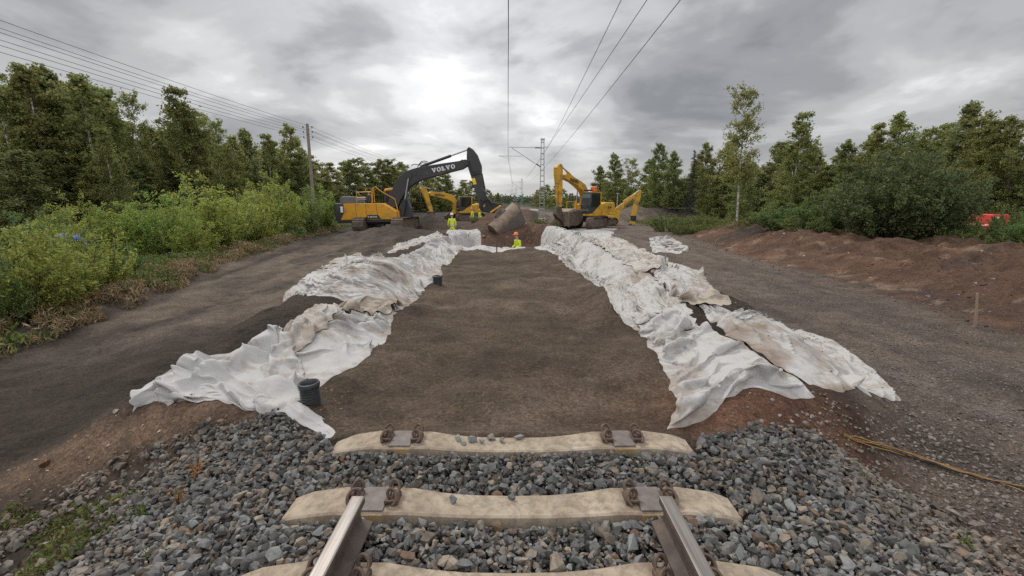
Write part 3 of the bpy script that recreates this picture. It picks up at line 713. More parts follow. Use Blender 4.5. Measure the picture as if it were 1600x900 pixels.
# ------------------------------------------------------------------ materials of the track
def concrete_mat():
    m = Mt('sleeper_concrete', 0.9, 0, 0.25); co = m.coord()
    n1 = m.noise(co, 3.0, 6, .65); n2 = m.noise(co, 16, 6, .7); n3 = m.noise(co, 90, 3, .7)
    c = m.ramp(n1, [(.25, (.215, .17, .125)), (.5, (.37, .305, .23)), (.75, (.47, .40, .31))])
    c = m.mixc(m.ramp(n2, [(.46, 0.0), (.66, .85)]), c, (.22, .17, .125))
    c = m.mixc(m.ramp(n3, [(.62, 0.0), (.72, .5)]), c, (.14, .11, .085))
    sp_ = m.n('ShaderNodeSeparateXYZ'); m.l(co, sp_.inputs[0]); axx = m.math('ABSOLUTE', sp_.outputs[0])
    near = m.math('SUBTRACT', 1.0, m.math('MULTIPLY', m.math('ABSOLUTE', m.math('SUBTRACT', axx, .80)), 2.9))
    st = m.math('MULTIPLY', m.ramp(near, [(.15, 0.0), (.75, 1.0)]), m.ramp(n2, [(.34, .15), (.62, 1.0)]))
    c = m.mixc(m.math('MULTIPLY', st, .62), c, (.155, .10, .068))
    n5 = m.noise(co, 5.5, 6, .7, 1.2)
    c = m.mixc(m.ramp(n5, [(.52, 0.0), (.66, .7)]), c, (.19, .155, .125))
    m.col(c); b = m.bump(n2, .35, .01); m.nrm(m.bump(n3, .4, .004, b)); return m.m
MAT_CONC = concrete_mat()
def rust_mat(name, c1, c2, rough=.75, metal=.3, sc=18):
    m = Mt(name, rough, metal); co = m.coord(); n1 = m.noise(co, sc, 6, .65); n2 = m.noise(co, sc * 6, 3, .7)
    m.col(m.mixc(m.ramp(n1, [(.35, 0.0), (.65, 1.0)]), c1, c2)); m.nrm(m.bump(n2, .4, .004)); return m.m
MAT_CLIP = rust_mat('rusty_clip', (.085, .058, .045), (.17, .115, .085))
MAT_PAD = rust_mat('rail_pad', (.13, .108, .10), (.20, .17, .158), .7, .1, 12)
MAT_RAILSIDE = rust_mat('rail_side', (.075, .058, .05), (.14, .105, .085), .7, .35, 10)
MAT_SEAT = rust_mat('seat_stain', (.30, .20, .085), (.40, .29, .16), .9, 0, 9)
def railtop():
    m = Mt('rail_top', .42, .7); co = m.coord()
    mp = m.n('ShaderNodeMapping'); mp.inputs['Scale'].default_value = (60, 1.2, 10); m.l(co, mp.inputs[0])
    n1 = m.noise(mp.outputs[0], 2.0, 5, .6); n2 = m.noise(co, 9, 5, .6)
    c = m.mixc(m.ramp(n1, [(.3, 0.0), (.7, 1.0)]), (.17, .15, .135), (.33, .305, .285))
    m.col(m.mixc(m.ramp(n2, [(.5, 0.0), (.7, .8)]), c, (.20, .155, .125))); m.nrm(m.bump(n1, .15, .003)); return m.m
MAT_RAILTOP = railtop()

SLEEPERS = [(1.79, 'pale concrete sleeper carrying both rail ends, nearest the camera'), (2.373, 'pale concrete sleeper with bare rail seats just beyond the cut rail ends'), (3.06, 'pale concrete sleeper with loose stones on it, bordering the sand')]
SEAT_X = 0.80
def sleeper_z(ax): return float(np.interp(ax, [0, .22, .42, .60, .68, .92, .99, 1.20, 1.30], [-.042, -.040, -.026, -.004, -.004, -.004, .002, -.028, -.058]))
def make_sleeper(y, label, first):
    root = thing('concrete_sleeper', label, 'sleeper', (0, y, 0), 0, 'concrete sleepers of the cut track')
    xs_ = sorted(set([-1.30, -1.27, -1.2, -1.1, -.99, -.93, -.915, -.685, -.67, -.6, -.52, -.42, -.32, -.22, 0] + [1.30, 1.27, 1.2, 1.1, .99, .93, .915, .685, .67, .6, .52, .42, .32, .22]))
    V = []; 
    for x in xs_:
        a = abs(x)
        zt = sleeper_z(a); wt = float(np.interp(a, [0, .35, .6, 1.0, 1.25, 1.30], [.095, .10, .118, .122, .115, .095])); wb = float(np.interp(a, [0, .4, .7, 1.3], [.115, .12, .15, .15]))
        c = .009
        V += [(x, -wb, -.24), (x, -wt - .004, zt - c), (x, -wt + c, zt), (x, wt - c, zt), (x, wt + .004, zt - c), (x, wb, -.24)]
    F = []; n = len(xs_)
    for i in range(n - 1):
        for k in range(5): F.append((i * 6 + k, (i + 1) * 6 + k, (i + 1) * 6 + k + 1, i * 6 + k + 1))
    mb = MB(); mb.add(V, F + [tuple(range(6)), tuple((n - 1) * 6 + k for k in range(5, -1, -1))])
    mb.build('sleeper_body', MAT_CONC, root, smooth=True, auto=28)
    for sgn in (-1, 1):
        pad = MB().box((sgn * SEAT_X, 0, .0015), (.152, .215, .011)).build('rail_pad', MAT_PAD, root, bevel=.003)
        st = MB().box((sgn * SEAT_X, -.1245, -.048), (.15, .006, .075)).build('seat_face', MAT_SEAT, root, bevel=.002)
        for q in (-1, 1):
            x0 = sgn * SEAT_X + q * .105
            mb = MB()
            # cast shoulder, insulator and the coiled spring clip
            mb.box((x0 + q * .018, 0, .006), (.050, .105, .030)); mb.box((x0 + q * .022, .0, .030), (.030, .060, .035))
            mb.box((x0 - q * .024, 0, .012), (.022, .12, .016))
            sh = mb.build('clip_shoulder', MAT_CLIP, root, bevel=.006)
            r = .0085; e = []
            for t in np.linspace(0, 1, 34):
                a = -PI * .35 + t * PI * 3.15
                e.append((x0 + q * (.004 + .030 * math.cos(a)), -.062 + .125 * t + .020 * math.sin(a * 1.0), .040 + .028 * math.sin(a) + .008 * t))
            m2 = MB().tube(e, r, 8)
            ring = [(x0 + q * .004 + .030 * math.cos(a), .062 + .012 * math.sin(a), .044 + .027 * math.sin(a)) for a in np.linspace(0, 2 * PI, 21)]
            m2.tube(ring, r, 8)
            m2.tube([(x0 - q * .03, -.055, .026), (x0, -.066, .030), (x0 + q * .034, -.052, .026), (x0 + q * .036, .02, .030)], r, 8)
            m2.build('spring_clip', MAT_CLIP, root, smooth=True)
    return root
for i, (y, lb) in enumerate(SLEEPERS): make_sleeper(y, lb, i == 0)

# rails: 54E1-like section, cut square
def rail_section():
    half = [(0.0, .159), (.022, .159), (.030, .156), (.0355, .147), (.036, .125), (.030, .119), (.010, .110), (.008, .10), (.008, .045), (.013, .028), (.060, .014), (.070, .011), (.070, .0)]
    pts = half + [(-x, z) for x, z in half[::-1]]
    out = []
    for p in pts:
        if not out or (abs(p[0] - out[-1][0]) + abs(p[1] - out[-1][1])) > 1e-6: out.append(p)
    return out[:-1] if out[0] == out[-1] else out
for sgn, lb in ((-1, 'rusty steel rail with a cut end, standing left of the other rail'), (1, 'rusty steel rail with a cut end, standing right of the other rail')):
    x0 = sgn * .815
    sec = rail_section()
    mb = MB().prism(sec, -1.2, 2.16)
    root = thing('rail', lb, 'rail', (x0, 0, .008), 0, 'cut rails')
    o = mb.build('rail_web', MAT_RAILSIDE, root, smooth=True, auto=30)
    cap = [(-.034, .1585), (-.0345, .150), (.0345, .150), (.034, .1585), (.026, .1605), (-.026, .1605)]
    MB().prism(cap, -1.199, 2.163).build('rail_head', MAT_RAILTOP, root, bevel=.002)

# ------------------------------------------------------------------ stones
def stone_variants(n, rng, pts=11, flat=.75):
    out = []
    for k in range(n):
        bm = bmesh.new()
        sc = np.array([1, rng.uniform(.62, 1.0), rng.uniform(.42, flat + .1)])
        for p in range(pts):
            d = rng.normal(size=3); d /= np.linalg.norm(d)
            d *= rng.uniform(.82, 1.0) * .5
            bm.verts.new(d * sc)
        r = bmesh.ops.convex_hull(bm, input=bm.verts)
        bmesh.ops.delete(bm, geom=[g for g in r['geom_interior'] if isinstance(g, bmesh.types.BMVert)], context='VERTS')
        bmesh.ops.triangulate(bm, faces=bm.faces)
        bmesh.ops.recalc_face_normals(bm, faces=bm.faces)
        bm.verts.index_update()
        V = np.array([v.co for v in bm.verts]); F = np.array([[v.index for v in f.verts] for f in bm.faces]); bm.free()
        out.append((V, F))
    return out
def rot_mats(n, rng, tilt=PI):
    az = rng.uniform(0, 2 * PI, n); ax = rng.uniform(-tilt, tilt, n); ay = rng.uniform(-tilt, tilt, n)
    def rm(a, i):
        c, s = np.cos(a), np.sin(a); m = np.zeros((len(a), 3, 3)); m[:, i, i] = 1; j, k = (i + 1) % 3, (i + 2) % 3
        m[:, j, j] = c; m[:, k, k] = c; m[:, j, k] = -s; m[:, k, j] = s; return m
    return rm(az, 2) @ rm(ax, 0) @ rm(ay, 1)
def scatter_mesh(variants, pos, size, rot, col, rng):
    Vs, Fs, Cs = [], [], []; off = 0
    which = rng.integers(0, len(variants), len(pos))
    for k, (V, F) in enumerate(variants):
        s = np.where(which == k)[0]
        if len(s) == 0: continue
        W = np.einsum('nij,vj->nvi', rot[s], V) * size[s][:, None, None] + pos[s][:, None]
        Vs.append(W.reshape(-1, 3)); nvx = len(V)
        Fs.append((F[None] + (np.arange(len(s)) * nvx)[:, None, None]).reshape(-1, F.shape[1]) + off)
        Cs.append(np.repeat(col[s], nvx, 0)); off += len(s) * nvx
    return np.concatenate(Vs), np.concatenate(Fs), np.concatenate(Cs)
def stone_mat(name, bump=.35):
    m = Mt(name, .78, 0, .35); co = m.coord(); n1 = m.noise(co, 38, 5, .65); n2 = m.noise(co, 170, 3, .7)
    c = m.mixc(1.0, m.attr(), m.ramp(n1, [(.25, .62), (.75, 1.42)]), 'MULTIPLY')
    c = m.mixc(m.ramp(n2, [(.60, 0.0), (.75, .35)]), c, (.34, .31, .27))
    m.col(c); m.nrm(m.bump(n1, bump, .006)); return m.m
MAT_STONE = stone_mat('ballast_stone')
rng = np.random.default_rng(5)
SV = stone_variants(26, rng)
def stone_colors(n, rng, brown=.22):
    base = np.array([.136, .133, .127]) * rng.uniform(.35, 1.5, (n, 1))
    k = rng.random(n)
    warm = np.array([.195, .160, .125]) * rng.uniform(.5, 1.5, (n, 1))
    grn = np.array([.158, .164, .154]) * rng.uniform(.5, 1.4, (n, 1))
    c = np.where((k < brown)[:, None], warm, base); c = np.where((k > .80)[:, None], grn, c)
    return c
def in_sleeper(x, y, pad=0.0):
    r = np.zeros(x.shape, bool)
    for sy, _ in SLEEPERS: r |= (np.abs(y - sy) < .128 + pad) & (np.abs(x) < 1.31 + pad)
    return r
def jitter(x0, x1, y0, y1, st, rng, j=.45):
    X, Y = np.meshgrid(np.arange(x0, x1, st), np.arange(y0, y1, st)); X = X.ravel() + rng.uniform(-j, j, X.size) * st; Y = Y.ravel() + rng.uniform(-j, j, Y.size) * st
    return X, Y
P_, S_ = [], []
for layer in range(3):
    x, y = jitter(-4.6, 3.6, 1.15, 4.1, (.034, .040, .056)[layer], rng)
    ax = np.abs(x); e = fbm(x * 1.5, y * 1.5, 71, 3)
    lim = np.where(x < 0, np.interp(ax, [0, 1.28, 1.45, 2.6, 3.2, 4.2, 5], [3.0, 3.08, 3.30, 3.62, 3.62, 3.15, 2.6]), np.interp(ax, [0, 1.30, 1.5, 2.0, 2.6, 3.2, 3.6], [3.0, 3.0, 3.30, 3.55, 3.55, 2.9, 2.2]))
    keep = (y < lim + .22 * e) & ~in_sleeper(x, y, .012 if layer else -.01)
    # the far left foot of the slope is thin and overgrown
    thin = np.where(x < 0, ss(2.4, 3.1, ax) * .95 * ss(-.25, .15, e + .25 * ss(2.9, 2.2, y)), ss(2.75, 3.3, ax) * .8)
    keep &= rng.random(x.size) > thin
    keep &= ~((ax < .90) & (ax > .735) & (y < 2.18) & (layer > 0))
    x, y = x[keep], y[keep]
    sz = rng.gamma(7, .0078, x.size).clip(.022, .11) * np.where(rng.random(x.size) < .10, 1.25, 1.0)
    z = H(x, y) + (.004, .026, .046)[layer] + rng.uniform(-.006, .008, x.size)
    rowgap = ((np.abs(x) < 1.3) & (y < 3.0)); z = z + np.where(rowgap, .012, .004)
    P_.append(np.stack([x, y, z], -1)); S_.append(sz)
pos = np.concatenate(P_); size = np.concatenate(S_); n = len(pos)
col = stone_colors(n, rng, .24)
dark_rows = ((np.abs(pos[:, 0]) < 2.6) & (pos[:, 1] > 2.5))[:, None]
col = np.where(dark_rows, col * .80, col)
du = ss(2.0, 3.3, np.abs(pos[:, 0]) + .5 * fbm(pos[:, 0] * 1.5, pos[:, 1] * 1.5, 73, 3))[:, None]          # soil-coated stones at the edges of the bed
col = mix(col, np.array([.175, .132, .10]) * rng.uniform(.5, 1.35, (n, 1)), du * .62)
col = np.where(rng.random((n, 1)) < .025, np.array([.19, .125, .085]) * rng.uniform(.6, 1.2, (n, 1)), col)
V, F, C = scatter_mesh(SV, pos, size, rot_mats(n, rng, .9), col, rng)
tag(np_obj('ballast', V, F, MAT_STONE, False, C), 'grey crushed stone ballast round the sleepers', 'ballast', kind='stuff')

# gravel of the haul road, clods of the spoil bank, grains on the sand
P_, S_, C_ = [], [], []
x, y = jitter(2.1, 8.2, 2.2, 6.2, .044, rng); k = (x > np.interp(y, [2.2, 3.2, 3.9], [3.0, 2.6, 2.5])) & (rng.random(x.size) < (1 - .72 * ss(3.4, 6.2, y + .4 * (x - 3))) * ss(-.45, .2, fbm(x * 1.3, y * 1.3, 301, 3) + .2)) & ~((x < 3.9) & (y > 3.95) & (y < 5.2) & (rng.random(x.size) < .85))
x, y = x[k], y[k]; P_.append((x, y)); S_.append(rng.uniform(.020, .062, x.size) * (1 - .45 * ss(3.6, 6.0, y)))
C_.append(np.array([.155, .132, .115]) * rng.uniform(.45, 1.4, (x.size, 1)))
x, y = jitter(2.6, 9.5, 5.0, 15, .070, rng); k = (x > foot_r(y) + 1.2) & (x < mound_foot(y) + .5) & (rng.random(x.size) < .62 * ss(-.3, .3, fbm(x * 1.1, y * 1.1, 305, 3)))
x, y = x[k], y[k]; P_.append((x, y)); S_.append(rng.uniform(.014, .046, x.size)); C_.append(np.array([.15, .13, .115]) * rng.uniform(.5, 1.4, (x.size, 1)))
nroad = len(np.concatenate(S_))
pos = np.concatenate([np.stack([a, b, H(a, b) + .002], -1) for a, b in P_]); size = np.concatenate(S_); n = len(size)
col = np.concatenate(C_); k = ch(pos[:, 0], pos[:, 1]) < H(pos[:, 0], pos[:, 1]) + .012                      # none under or through the sheets
pos, size, col = pos[k], size[k], col[k]; n = len(size)
V, F, C = scatter_mesh(SV[:12], pos, size, rot_mats(n, rng, .5), col, rng)
tag(np_obj('road_gravel', V, F, MAT_STONE, False, C), 'loose dark gravel scattered over the haul road', 'gravel', kind='stuff')
P_, S_, C_ = [], [], []
x, y = jitter(7.6, 15.5, 5, 26, .11, rng); k = (x > mound_foot(y) - .6) & (rng.random(x.size) < .5)
x, y = x[k], y[k]; P_.append((x, y)); S_.append(rng.gamma(1.5, .024, x.size).clip(.012, .20)); C_.append(np.where((rng.random(x.size) < .10)[:, None], np.array([.34, .28, .24]), np.array([.135, .075, .048])) * rng.uniform(.5, 1.3, (x.size, 1)))
x, y = jitter(-4.8, -1.5, 3.2, 4.6, .04, rng); k = (np.abs(y - (3.85 - .22 * np.maximum(0, -x - 2.9))) < .36) & (rng.random(x.size) < .50)
x, y = x[k], y[k]; P_.append((x, y)); S_.append(rng.gamma(1.6, .010, x.size).clip(.008, .07)); C_.append(np.where((rng.random(x.size) < .2)[:, None], np.array([.40, .30, .22]), np.array([.22, .135, .085])) * rng.uniform(.6, 1.3, (x.size, 1)))
x, y = jitter(1.2, 3.3, 2.4, 4.5, .042, rng); k = (np.exp(-(((x - 2.25) / .8) ** 2 + ((y - 3.72) / .42) ** 2)) + .6 * np.exp(-((x - 2.8 - .25 * (3.4 - y)) / .28) ** 2) > .4) & (y < 4.3) & (rng.random(x.size) < .55)
x, y = x[k], y[k]; P_.append((x, y)); S_.append(rng.gamma(1.6, .012, x.size).clip(.008, .07)); C_.append(np.where((rng.random(x.size) < .3)[:, None], np.array([.26, .22, .19]), np.array([.15, .08, .052])) * rng.uniform(.6, 1.3, (x.size, 1)))
x, y = jitter(-3.2, 3.4, 19, 36, .2, rng); k = rng.random(x.size) < .5
x, y = x[k], y[k]; P_.append((x, y)); S_.append(rng.gamma(1.6, .06, x.size).clip(.03, .40)); C_.append(np.array([.16, .095, .066]) * rng.uniform(.5, 1.5, (x.size, 1)))
x, y = jitter(-1.7, 1.8, 3.3, 12, .11, rng); k = (rng.random(x.size) < .30 * (np.abs(x) > 1.0) + .06) & (x < foot_r(y) - .05) & (-x < foot_l(y) - .05)
x, y = x[k], y[k]; P_.append((x, y)); S_.append(rng.gamma(1.5, .005, x.size).clip(.006, .035)); C_.append(np.array([.12, .088, .064]) * rng.uniform(.5, 1.7, (x.size, 1)))
x, y = jitter(-9, -1.6, 3.6, 16, .16, rng); k = (-x > foot_l(y) + .2) & (rng.random(x.size) < .30)
x, y = x[k], y[k]; P_.append((x, y)); S_.append(rng.gamma(1.5, .006, x.size).clip(.006, .05)); C_.append(np.array([.12, .095, .078]) * rng.uniform(.5, 1.7, (x.size, 1)))
pos = np.concatenate([np.stack([a, b, H(a, b)], -1) for a, b in P_]); size = np.concatenate(S_); n = len(size)
col = np.concatenate(C_); inr = (np.abs(pos[:, 0]) < 6) & (pos[:, 1] > 2.6)
k = ~inr | (ch(pos[:, 0], pos[:, 1]) < H(pos[:, 0], pos[:, 1]) + .012)
pos, size, col = pos[k], size[k], col[k]; n = len(size)
V, F, C = scatter_mesh(SV[12:], pos, size, rot_mats(n, rng, .6), col, rng)
tag(np_obj('soil_clods', V, F, MAT_STONE, False, C), 'clods and pebbles strewn over the bare soil', 'clods', kind='stuff')

# separate stones the photo singles out
def lone_stone(px, py, z, s, c, label, group=None, v=0, dz=0.0):
    p = at_z(px, py, z); V, F = SV[v]
    M3 = rot_mats(1, np.random.default_rng(v + int(px)), .35)[0]
    W = (V @ M3.T) * s
    o = np_obj('stone', W, F, MAT_STONE, False, np.tile(np.array(c), (len(V), 1)))
    o.location = (p.x, p.y, p.z + W[:, 2].max() * .0 - W[:, 2].min() - .004 + dz)
    return tag(o, label, 'stone', group)
gs = 'stones lying on the sleepers'
sl = [(712, 690, .062, (.22, .22, .20), 'pale grey stone, leftmost of the row on the sleeper bordering the sand'), (722, 696, .050, (.20, .20, .19), 'small grey stone in front of the leftmost stone of the row on the far sleeper'),
      (738, 690, .055, (.15, .155, .15), 'grey stone right of the leftmost pair on the far sleeper'), (751, 693, .045, (.20, .20, .185), 'flat grey stone in the middle of the row on the far sleeper'),
      (769, 686, .055, (.19, .17, .15), 'upright brownish stone in the row on the far sleeper'), (785, 690, .048, (.21, .20, .185), 'lumpy grey stone right of the upright brownish one on the far sleeper'),
      (811, 685, .058, (.20, .195, .185), 'single grey stone, rightmost of the row on the far sleeper'), (709, 787, .050, (.15, .16, .165), 'blue-grey stone lying on the middle sleeper left of its centre'),
      (800, 779, .040, (.11, .115, .12), 'small dark stone lying at the centre of the middle sleeper'), (645, 700, .075, (.20, .215, .21), 'large grey-green stone leaning on the far sleeper below its left rail seat')]
for i, (px, py, s, c, lb) in enumerate(sl): lone_stone(px, py, -.040 if i not in (9,) else -.075, s * 1.6, c, lb, gs, i)
p = gnd(70, 729)
o = lone_stone(70, 729, float(H(p[0], p[1])) , .13, (.16, .085, .045), 'rounded rusty brown stone on the soil strip above the ballast slope', None, 11)
p = gnd(181, 645); lone_stone(181, 645, float(H(p[0], p[1])), .075, (.36, .29, .24), 'pale pinkish stone on dark sand below the pointed fabric end', None, 12)
# ------------------------------------------------------------------ machine materials
YEL = simple('yellow_paint', (.70, .335, .022), .45, 0, .36, (.20, .13, .075), 1.6, .08)
YEL2 = simple('worn_yellow_paint', (.66, .37, .025), .5, 0, .46, (.17, .11, .06), 1.8, .12)
DGREY = simple('dark_grey_paint', (.040, .039, .041), .5, 0, .18, (.13, .10, .08), 1.4, .15)
BLACK = simple('black_rubber', (.018, .018, .019), .6, 0, .2, (.10, .08, .065), 3)
MIDG = simple('grey_paint', (.13, .13, .135), .5, 0, .15, (.13, .10, .08), 2)
STEEL = simple('bare_steel', (.42, .41, .40), .3, .9, .1, (.2, .15, .1), 4)
TRK = simple('muddy_track_steel', (.135, .105, .085), .75, .2, .5, (.185, .135, .10), 3, .3)
MUD = simple('muddy_bucket_steel', (.255, .195, .145), .75, .1, .4, (.34, .25, .18), 2.5, .3)
EDGEM = simple('worn_edge_steel', (.46, .42, .38), .5, .2, .15, (.3, .22, .16), 4)
FLOORM = simple('worn_grey_steel', (.205, .185, .172), .6, .2, .25, (.17, .13, .10), 4, .25)
PLATEM = simple('brown_side_plate', (.165, .125, .098), .7, .2, .3, (.24, .18, .13), 4, .25)
BKT = simple('dark_bucket_steel', (.10, .075, .062), .7, .3, .4, (.17, .12, .09), 3, .3)
WHITE = simple('white_lettering', (.74, .74, .73), .5)
LETK = simple('dark_lettering', (.045, .035, .03), .5)
STICK_Y = simple('yellow_sticker', (.80, .56, .03), .5)
ORANGE = simple('orange_beacon', (.75, .16, .04), .35)
GLASS_D = Mt('cab_glass', .08, 0, .6).col((.018, .022, .024)).m
GLASS_L = Mt('cab_front_glass', .06, 0, .6).col((.10, .13, .125)).m
REDP = simple('red_paint', (.55, .03, .022), .35, 0, .05, (.2, .05, .04), 2, .08)

def track_mesh(length, height, width, shoes=44):
    """one crawler track along local x: shoes round a stadium, plus the frame with rollers"""
    r = height / 2; st = length - height
    per = 2 * st + 2 * PI * r
    sh = MB()
    for k in range(shoes):
        s = per * k / shoes
        if s < st: p = (-st / 2 + s, height); a = 0
        elif s < st + PI * r: t = (s - st) / r; p = (st / 2 + r * math.sin(t), r + r * math.cos(t)); a = -t
        elif s < 2 * st + PI * r: p = (st / 2 - (s - st - PI * r), 0); a = PI
        else: t = (s - 2 * st - PI * r) / r; p = (-st / 2 - r * math.sin(t), r - r * math.cos(t)); a = PI - t
        L_ = per / shoes * .93
        rot = Matrix.Rotation(-a, 3, 'Y')
        sh.box((p[0], 0, p[1]), (L_, width, .035), rot)
        g = rot @ Vector((L_ * .28, 0, .03)); sh.box((p[0] + g.x, 0, p[1] + g.z), (.03, width, .05), rot)
    fr = MB()
    pr = [(-st / 2, .10), (st / 2, .10), (st / 2 + r * .7, r), (st / 2, height - .09), (-st / 2, height - .09), (-st / 2 - r * .7, r)]
    fr.prism(pr, -width * .30, width * .30)
    wh = MB()
    for sx_ in (-1, 1): wh.lathe([(.02, -width * .36), (r * .72, -width * .36), (r * .78, 0), (r * .72, width * .36), (.02, width * .36)], (sx_ * st / 2, 0, r), 20, 'y')
    for k in range(7): wh.lathe([(.01, -width * .35), (.11, -width * .35), (.11, width * .35), (.01, width * .35)], (-st / 2 + st * (k + .5) / 7, 0, .15), 12, 'y')
    return sh, fr, wh
def add_tracks(root, length, height, width, gauge, yaw, centre=(0, 0)):
    for sgn in (-1, 1):
        sh, fr, wh = track_mesh(length, height, width)
        t = sh.build('crawler_track', TRK, root)
        cc, s_ = math.cos(yaw), math.sin(yaw)
        t.location = (centre[0] - s_ * sgn * gauge / 2, centre[1] + cc * sgn * gauge / 2, 0); t.rotation_euler = (0, 0, yaw)
        fr.build('track_frame', TRK, t, bevel=.02); wh.build('track_rollers', TRK, t)
    u = MB().box((0, 0, height * .72), (gauge * .75, gauge * .9, height * .35), Matrix.Rotation(yaw, 3, 'Z'))
    u.lathe([(.05, height * .85), (.75, height * .85), (.75, height * 1.12), (.05, height * 1.12)], (0, 0, 0), 24)
    uo = u.build('undercarriage', DGREY, root, bevel=.03); uo.location = (centre[0], centre[1], 0)

# slab-serif capitals, drawn as outlines on a unit-high grid
def letter(ch):
    if ch == 'V': return [[(0, 1), (.52, 1), (.52, .86), (.43, .86), (.62, .34), (.80, .86), (.70, .86), (.70, 1), (1.12, 1), (1.12, .86), (1.02, .86), (.68, 0), (.44, 0), (.10, .86), (0, .86)]], 1.12
    if ch == 'L': return [[(0, 0), (.92, 0), (.92, .30), (.82, .30), (.77, .15), (.38, .15), (.38, .87), (.52, .87), (.52, 1), (0, 1), (0, .87), (.12, .87), (.12, .13), (0, .13)]], .94
    n = 28; o = [(.52 + .52 * math.cos(2 * PI * k / n), .5 + .52 * math.sin(2 * PI * k / n)) for k in range(n)]
    i = [(.52 + .23 * math.cos(2 * PI * k / n), .5 + .34 * math.sin(2 * PI * k / n)) for k in range(n)]
    return [o, i], 1.04
def lettering(word, origin, xdir, zdir, h, y, th=.012, gap=.16):
    mb = MB(); x = 0
    for ch in word:
        L_, w = letter(ch)
        def P(p, yy): return (origin[0] + (xdir[0] * (x + p[0]) + zdir[0] * p[1]) * h, yy, origin[1] + (xdir[1] * (x + p[0]) + zdir[1] * p[1]) * h)
        if len(L_) == 1:
            # split concave outline into triangles with bmesh
            bm = bmesh.new(); vs = [bm.verts.new(P(p, y)) for p in L_[0]]; f = bm.faces.new(vs)
            r = bmesh.ops.triangulate(bm, faces=[f]); bm.verts.index_update()
            mb.add([v.co[:] for v in bm.verts], [tuple(v.index for v in g.verts) for g in bm.faces]); bm.free()
        else:
            o, i = L_; n = len(o)
            mb.add([P(p, y) for p in o] + [P(p, y) for p in i], [(k, (k + 1) % n, n + (k + 1) % n, n + k) for k in range(n)])
        x += w + gap
    return mb

# ------------------------------------------------------------------ the large black-boomed excavator on the left
D0 = 34.0; PXM = FPX / D0
ox = (608 - 800) / FPX * D0
gz0 = -.46
def vp(px, py):                                                     # photo profile -> machine plane, metres
    return ((px - 608) / PXM, (363.0 - py) / PXM)
def pr(*pts): return [vp(530 + x / 9, 270 + y / 9) for x, y in pts]
def pq(*pts): return [vp(620 + x / 8.18, 230 + y / 8.18) for x, y in pts]
root = thing('excavator', 'large yellow excavator with black boom and arm, standing on dark sand', 'excavator', (ox, D0, gz0), R(-3), 'excavators')
add_tracks(root, 4.6, 1.02, .80, 2.75, R(89))
YF, YB = -1.42, 1.42
mb = MB().prism(pr((195, 458), (715, 450), (905, 560), (915, 662), (145, 675), (200, 575)), YF, -.55); mb.build('side_panel', YEL, root, bevel=.03)
for (a, b) in (((360, 462), (372, 668)), ((497, 460), (509, 610)), ((640, 456), (652, 600))):
    (x0, z0), (x1, z1) = pr(a, b); MB().tube([(x0, YF - .002, z0), (x1, YF - .002, z1)], .012, 4).build('panel_seam', DGREY, root)
MB().prism(pr((475, 662), (512, 605), (660, 602), (705, 658)), YF - .012, YF + .05).build('badge_plate', DGREY, root, bevel=.01)
o_, e_ = pr((520, 640), (645, 636)); h_ = .105; w_ = (e_[0] - o_[0]) / h_; tot = 1.12 + 1.04 + .94 + 1.12 + 1.04 + .70
lettering('VOLVO', o_, (w_ / tot, 0), (0, 1), h_, YF - .016).build('lettering', WHITE, root)
MB().prism(pr((55, 470), (75, 452), (200, 455), (205, 575), (150, 675), (88, 690), (62, 600)), YF + .03, YB - .03).build('counterweight', DGREY, root, bevel=.10, segs=3)
MB().prism(pr((150, 495), (185, 495), (187, 575), (152, 575)), YF + .015, YF + .05).build('counterweight_label', WHITE, root, bevel=.01)
MB().prism(pr((88, 676), (915, 660), (915, 700), (100, 718)), YF + .04, YB - .04).build('lower_frame', DGREY, root, bevel=.04)
MB().prism(pr((205, 470), (640, 460), (640, 660), (160, 670)), -.55, YB).build('engine_bay', DGREY, root, bevel=.04)
MB().prism(pr((130, 450), (135, 385), (160, 362), (335, 362), (365, 440), (365, 460), (130, 462)), YF + .25, YB - .3).build('engine_hood', MIDG, root, bevel=.07, segs=3)
MB().prism(pr((92, 455), (95, 408), (118, 400), (128, 455)), -.9, -.5).build('rear_camera_box', DGREY, root, bevel=.03)
mb = MB(); a, b, c_ = pr((262, 284), (290, 284), (350, 362))[0:3]; d_ = pr((318, 365))[0]
mb.prism([a, b, c_, d_], -.25, .05); mb.build('exhaust_stack', DGREY, root, bevel=.03)
mb = MB()
def rail_line(mbx, pts, y, r=.028): mbx.tube([(x, y, z) for x, z in pr(*pts)], r, 6)
rail_line(mb, [(372, 460), (372, 310), (490, 305), (580, 305)], -1.25); rail_line(mb, [(372, 380), (490, 378)], -1.25); rail_line(mb, [(500, 305), (500, 262), (575, 262), (575, 460)], -1.25)
rail_line(mb, [(590, 440), (595, 240), (640, 238), (700, 290), (890, 398), (915, 500), (935, 655)], -1.30); rail_line(mb, [(615, 440), (605, 240)], -1.25); rail_line(mb, [(880, 660), (940, 655)], -1.3)
rail_line(mb, [(500, 460), (502, 305)], -.7); rail_line(mb, [(372, 310), (372, 312)], -1.2)
mb.build('handrail', YEL, root, smooth=True)
mb = MB().prism(pr((385, 455), (392, 405), (430, 395), (470, 400), (480, 455)), -1.2, -.7); mb.build('valve_cover', MIDG, root, bevel=.04)
mb = MB().prism(pr((480, 450), (484, 355), (520, 332), (555, 345), (562, 450)), -1.05, -.6); mb.build('air_filter', DGREY, root, bevel=.1, segs=3)
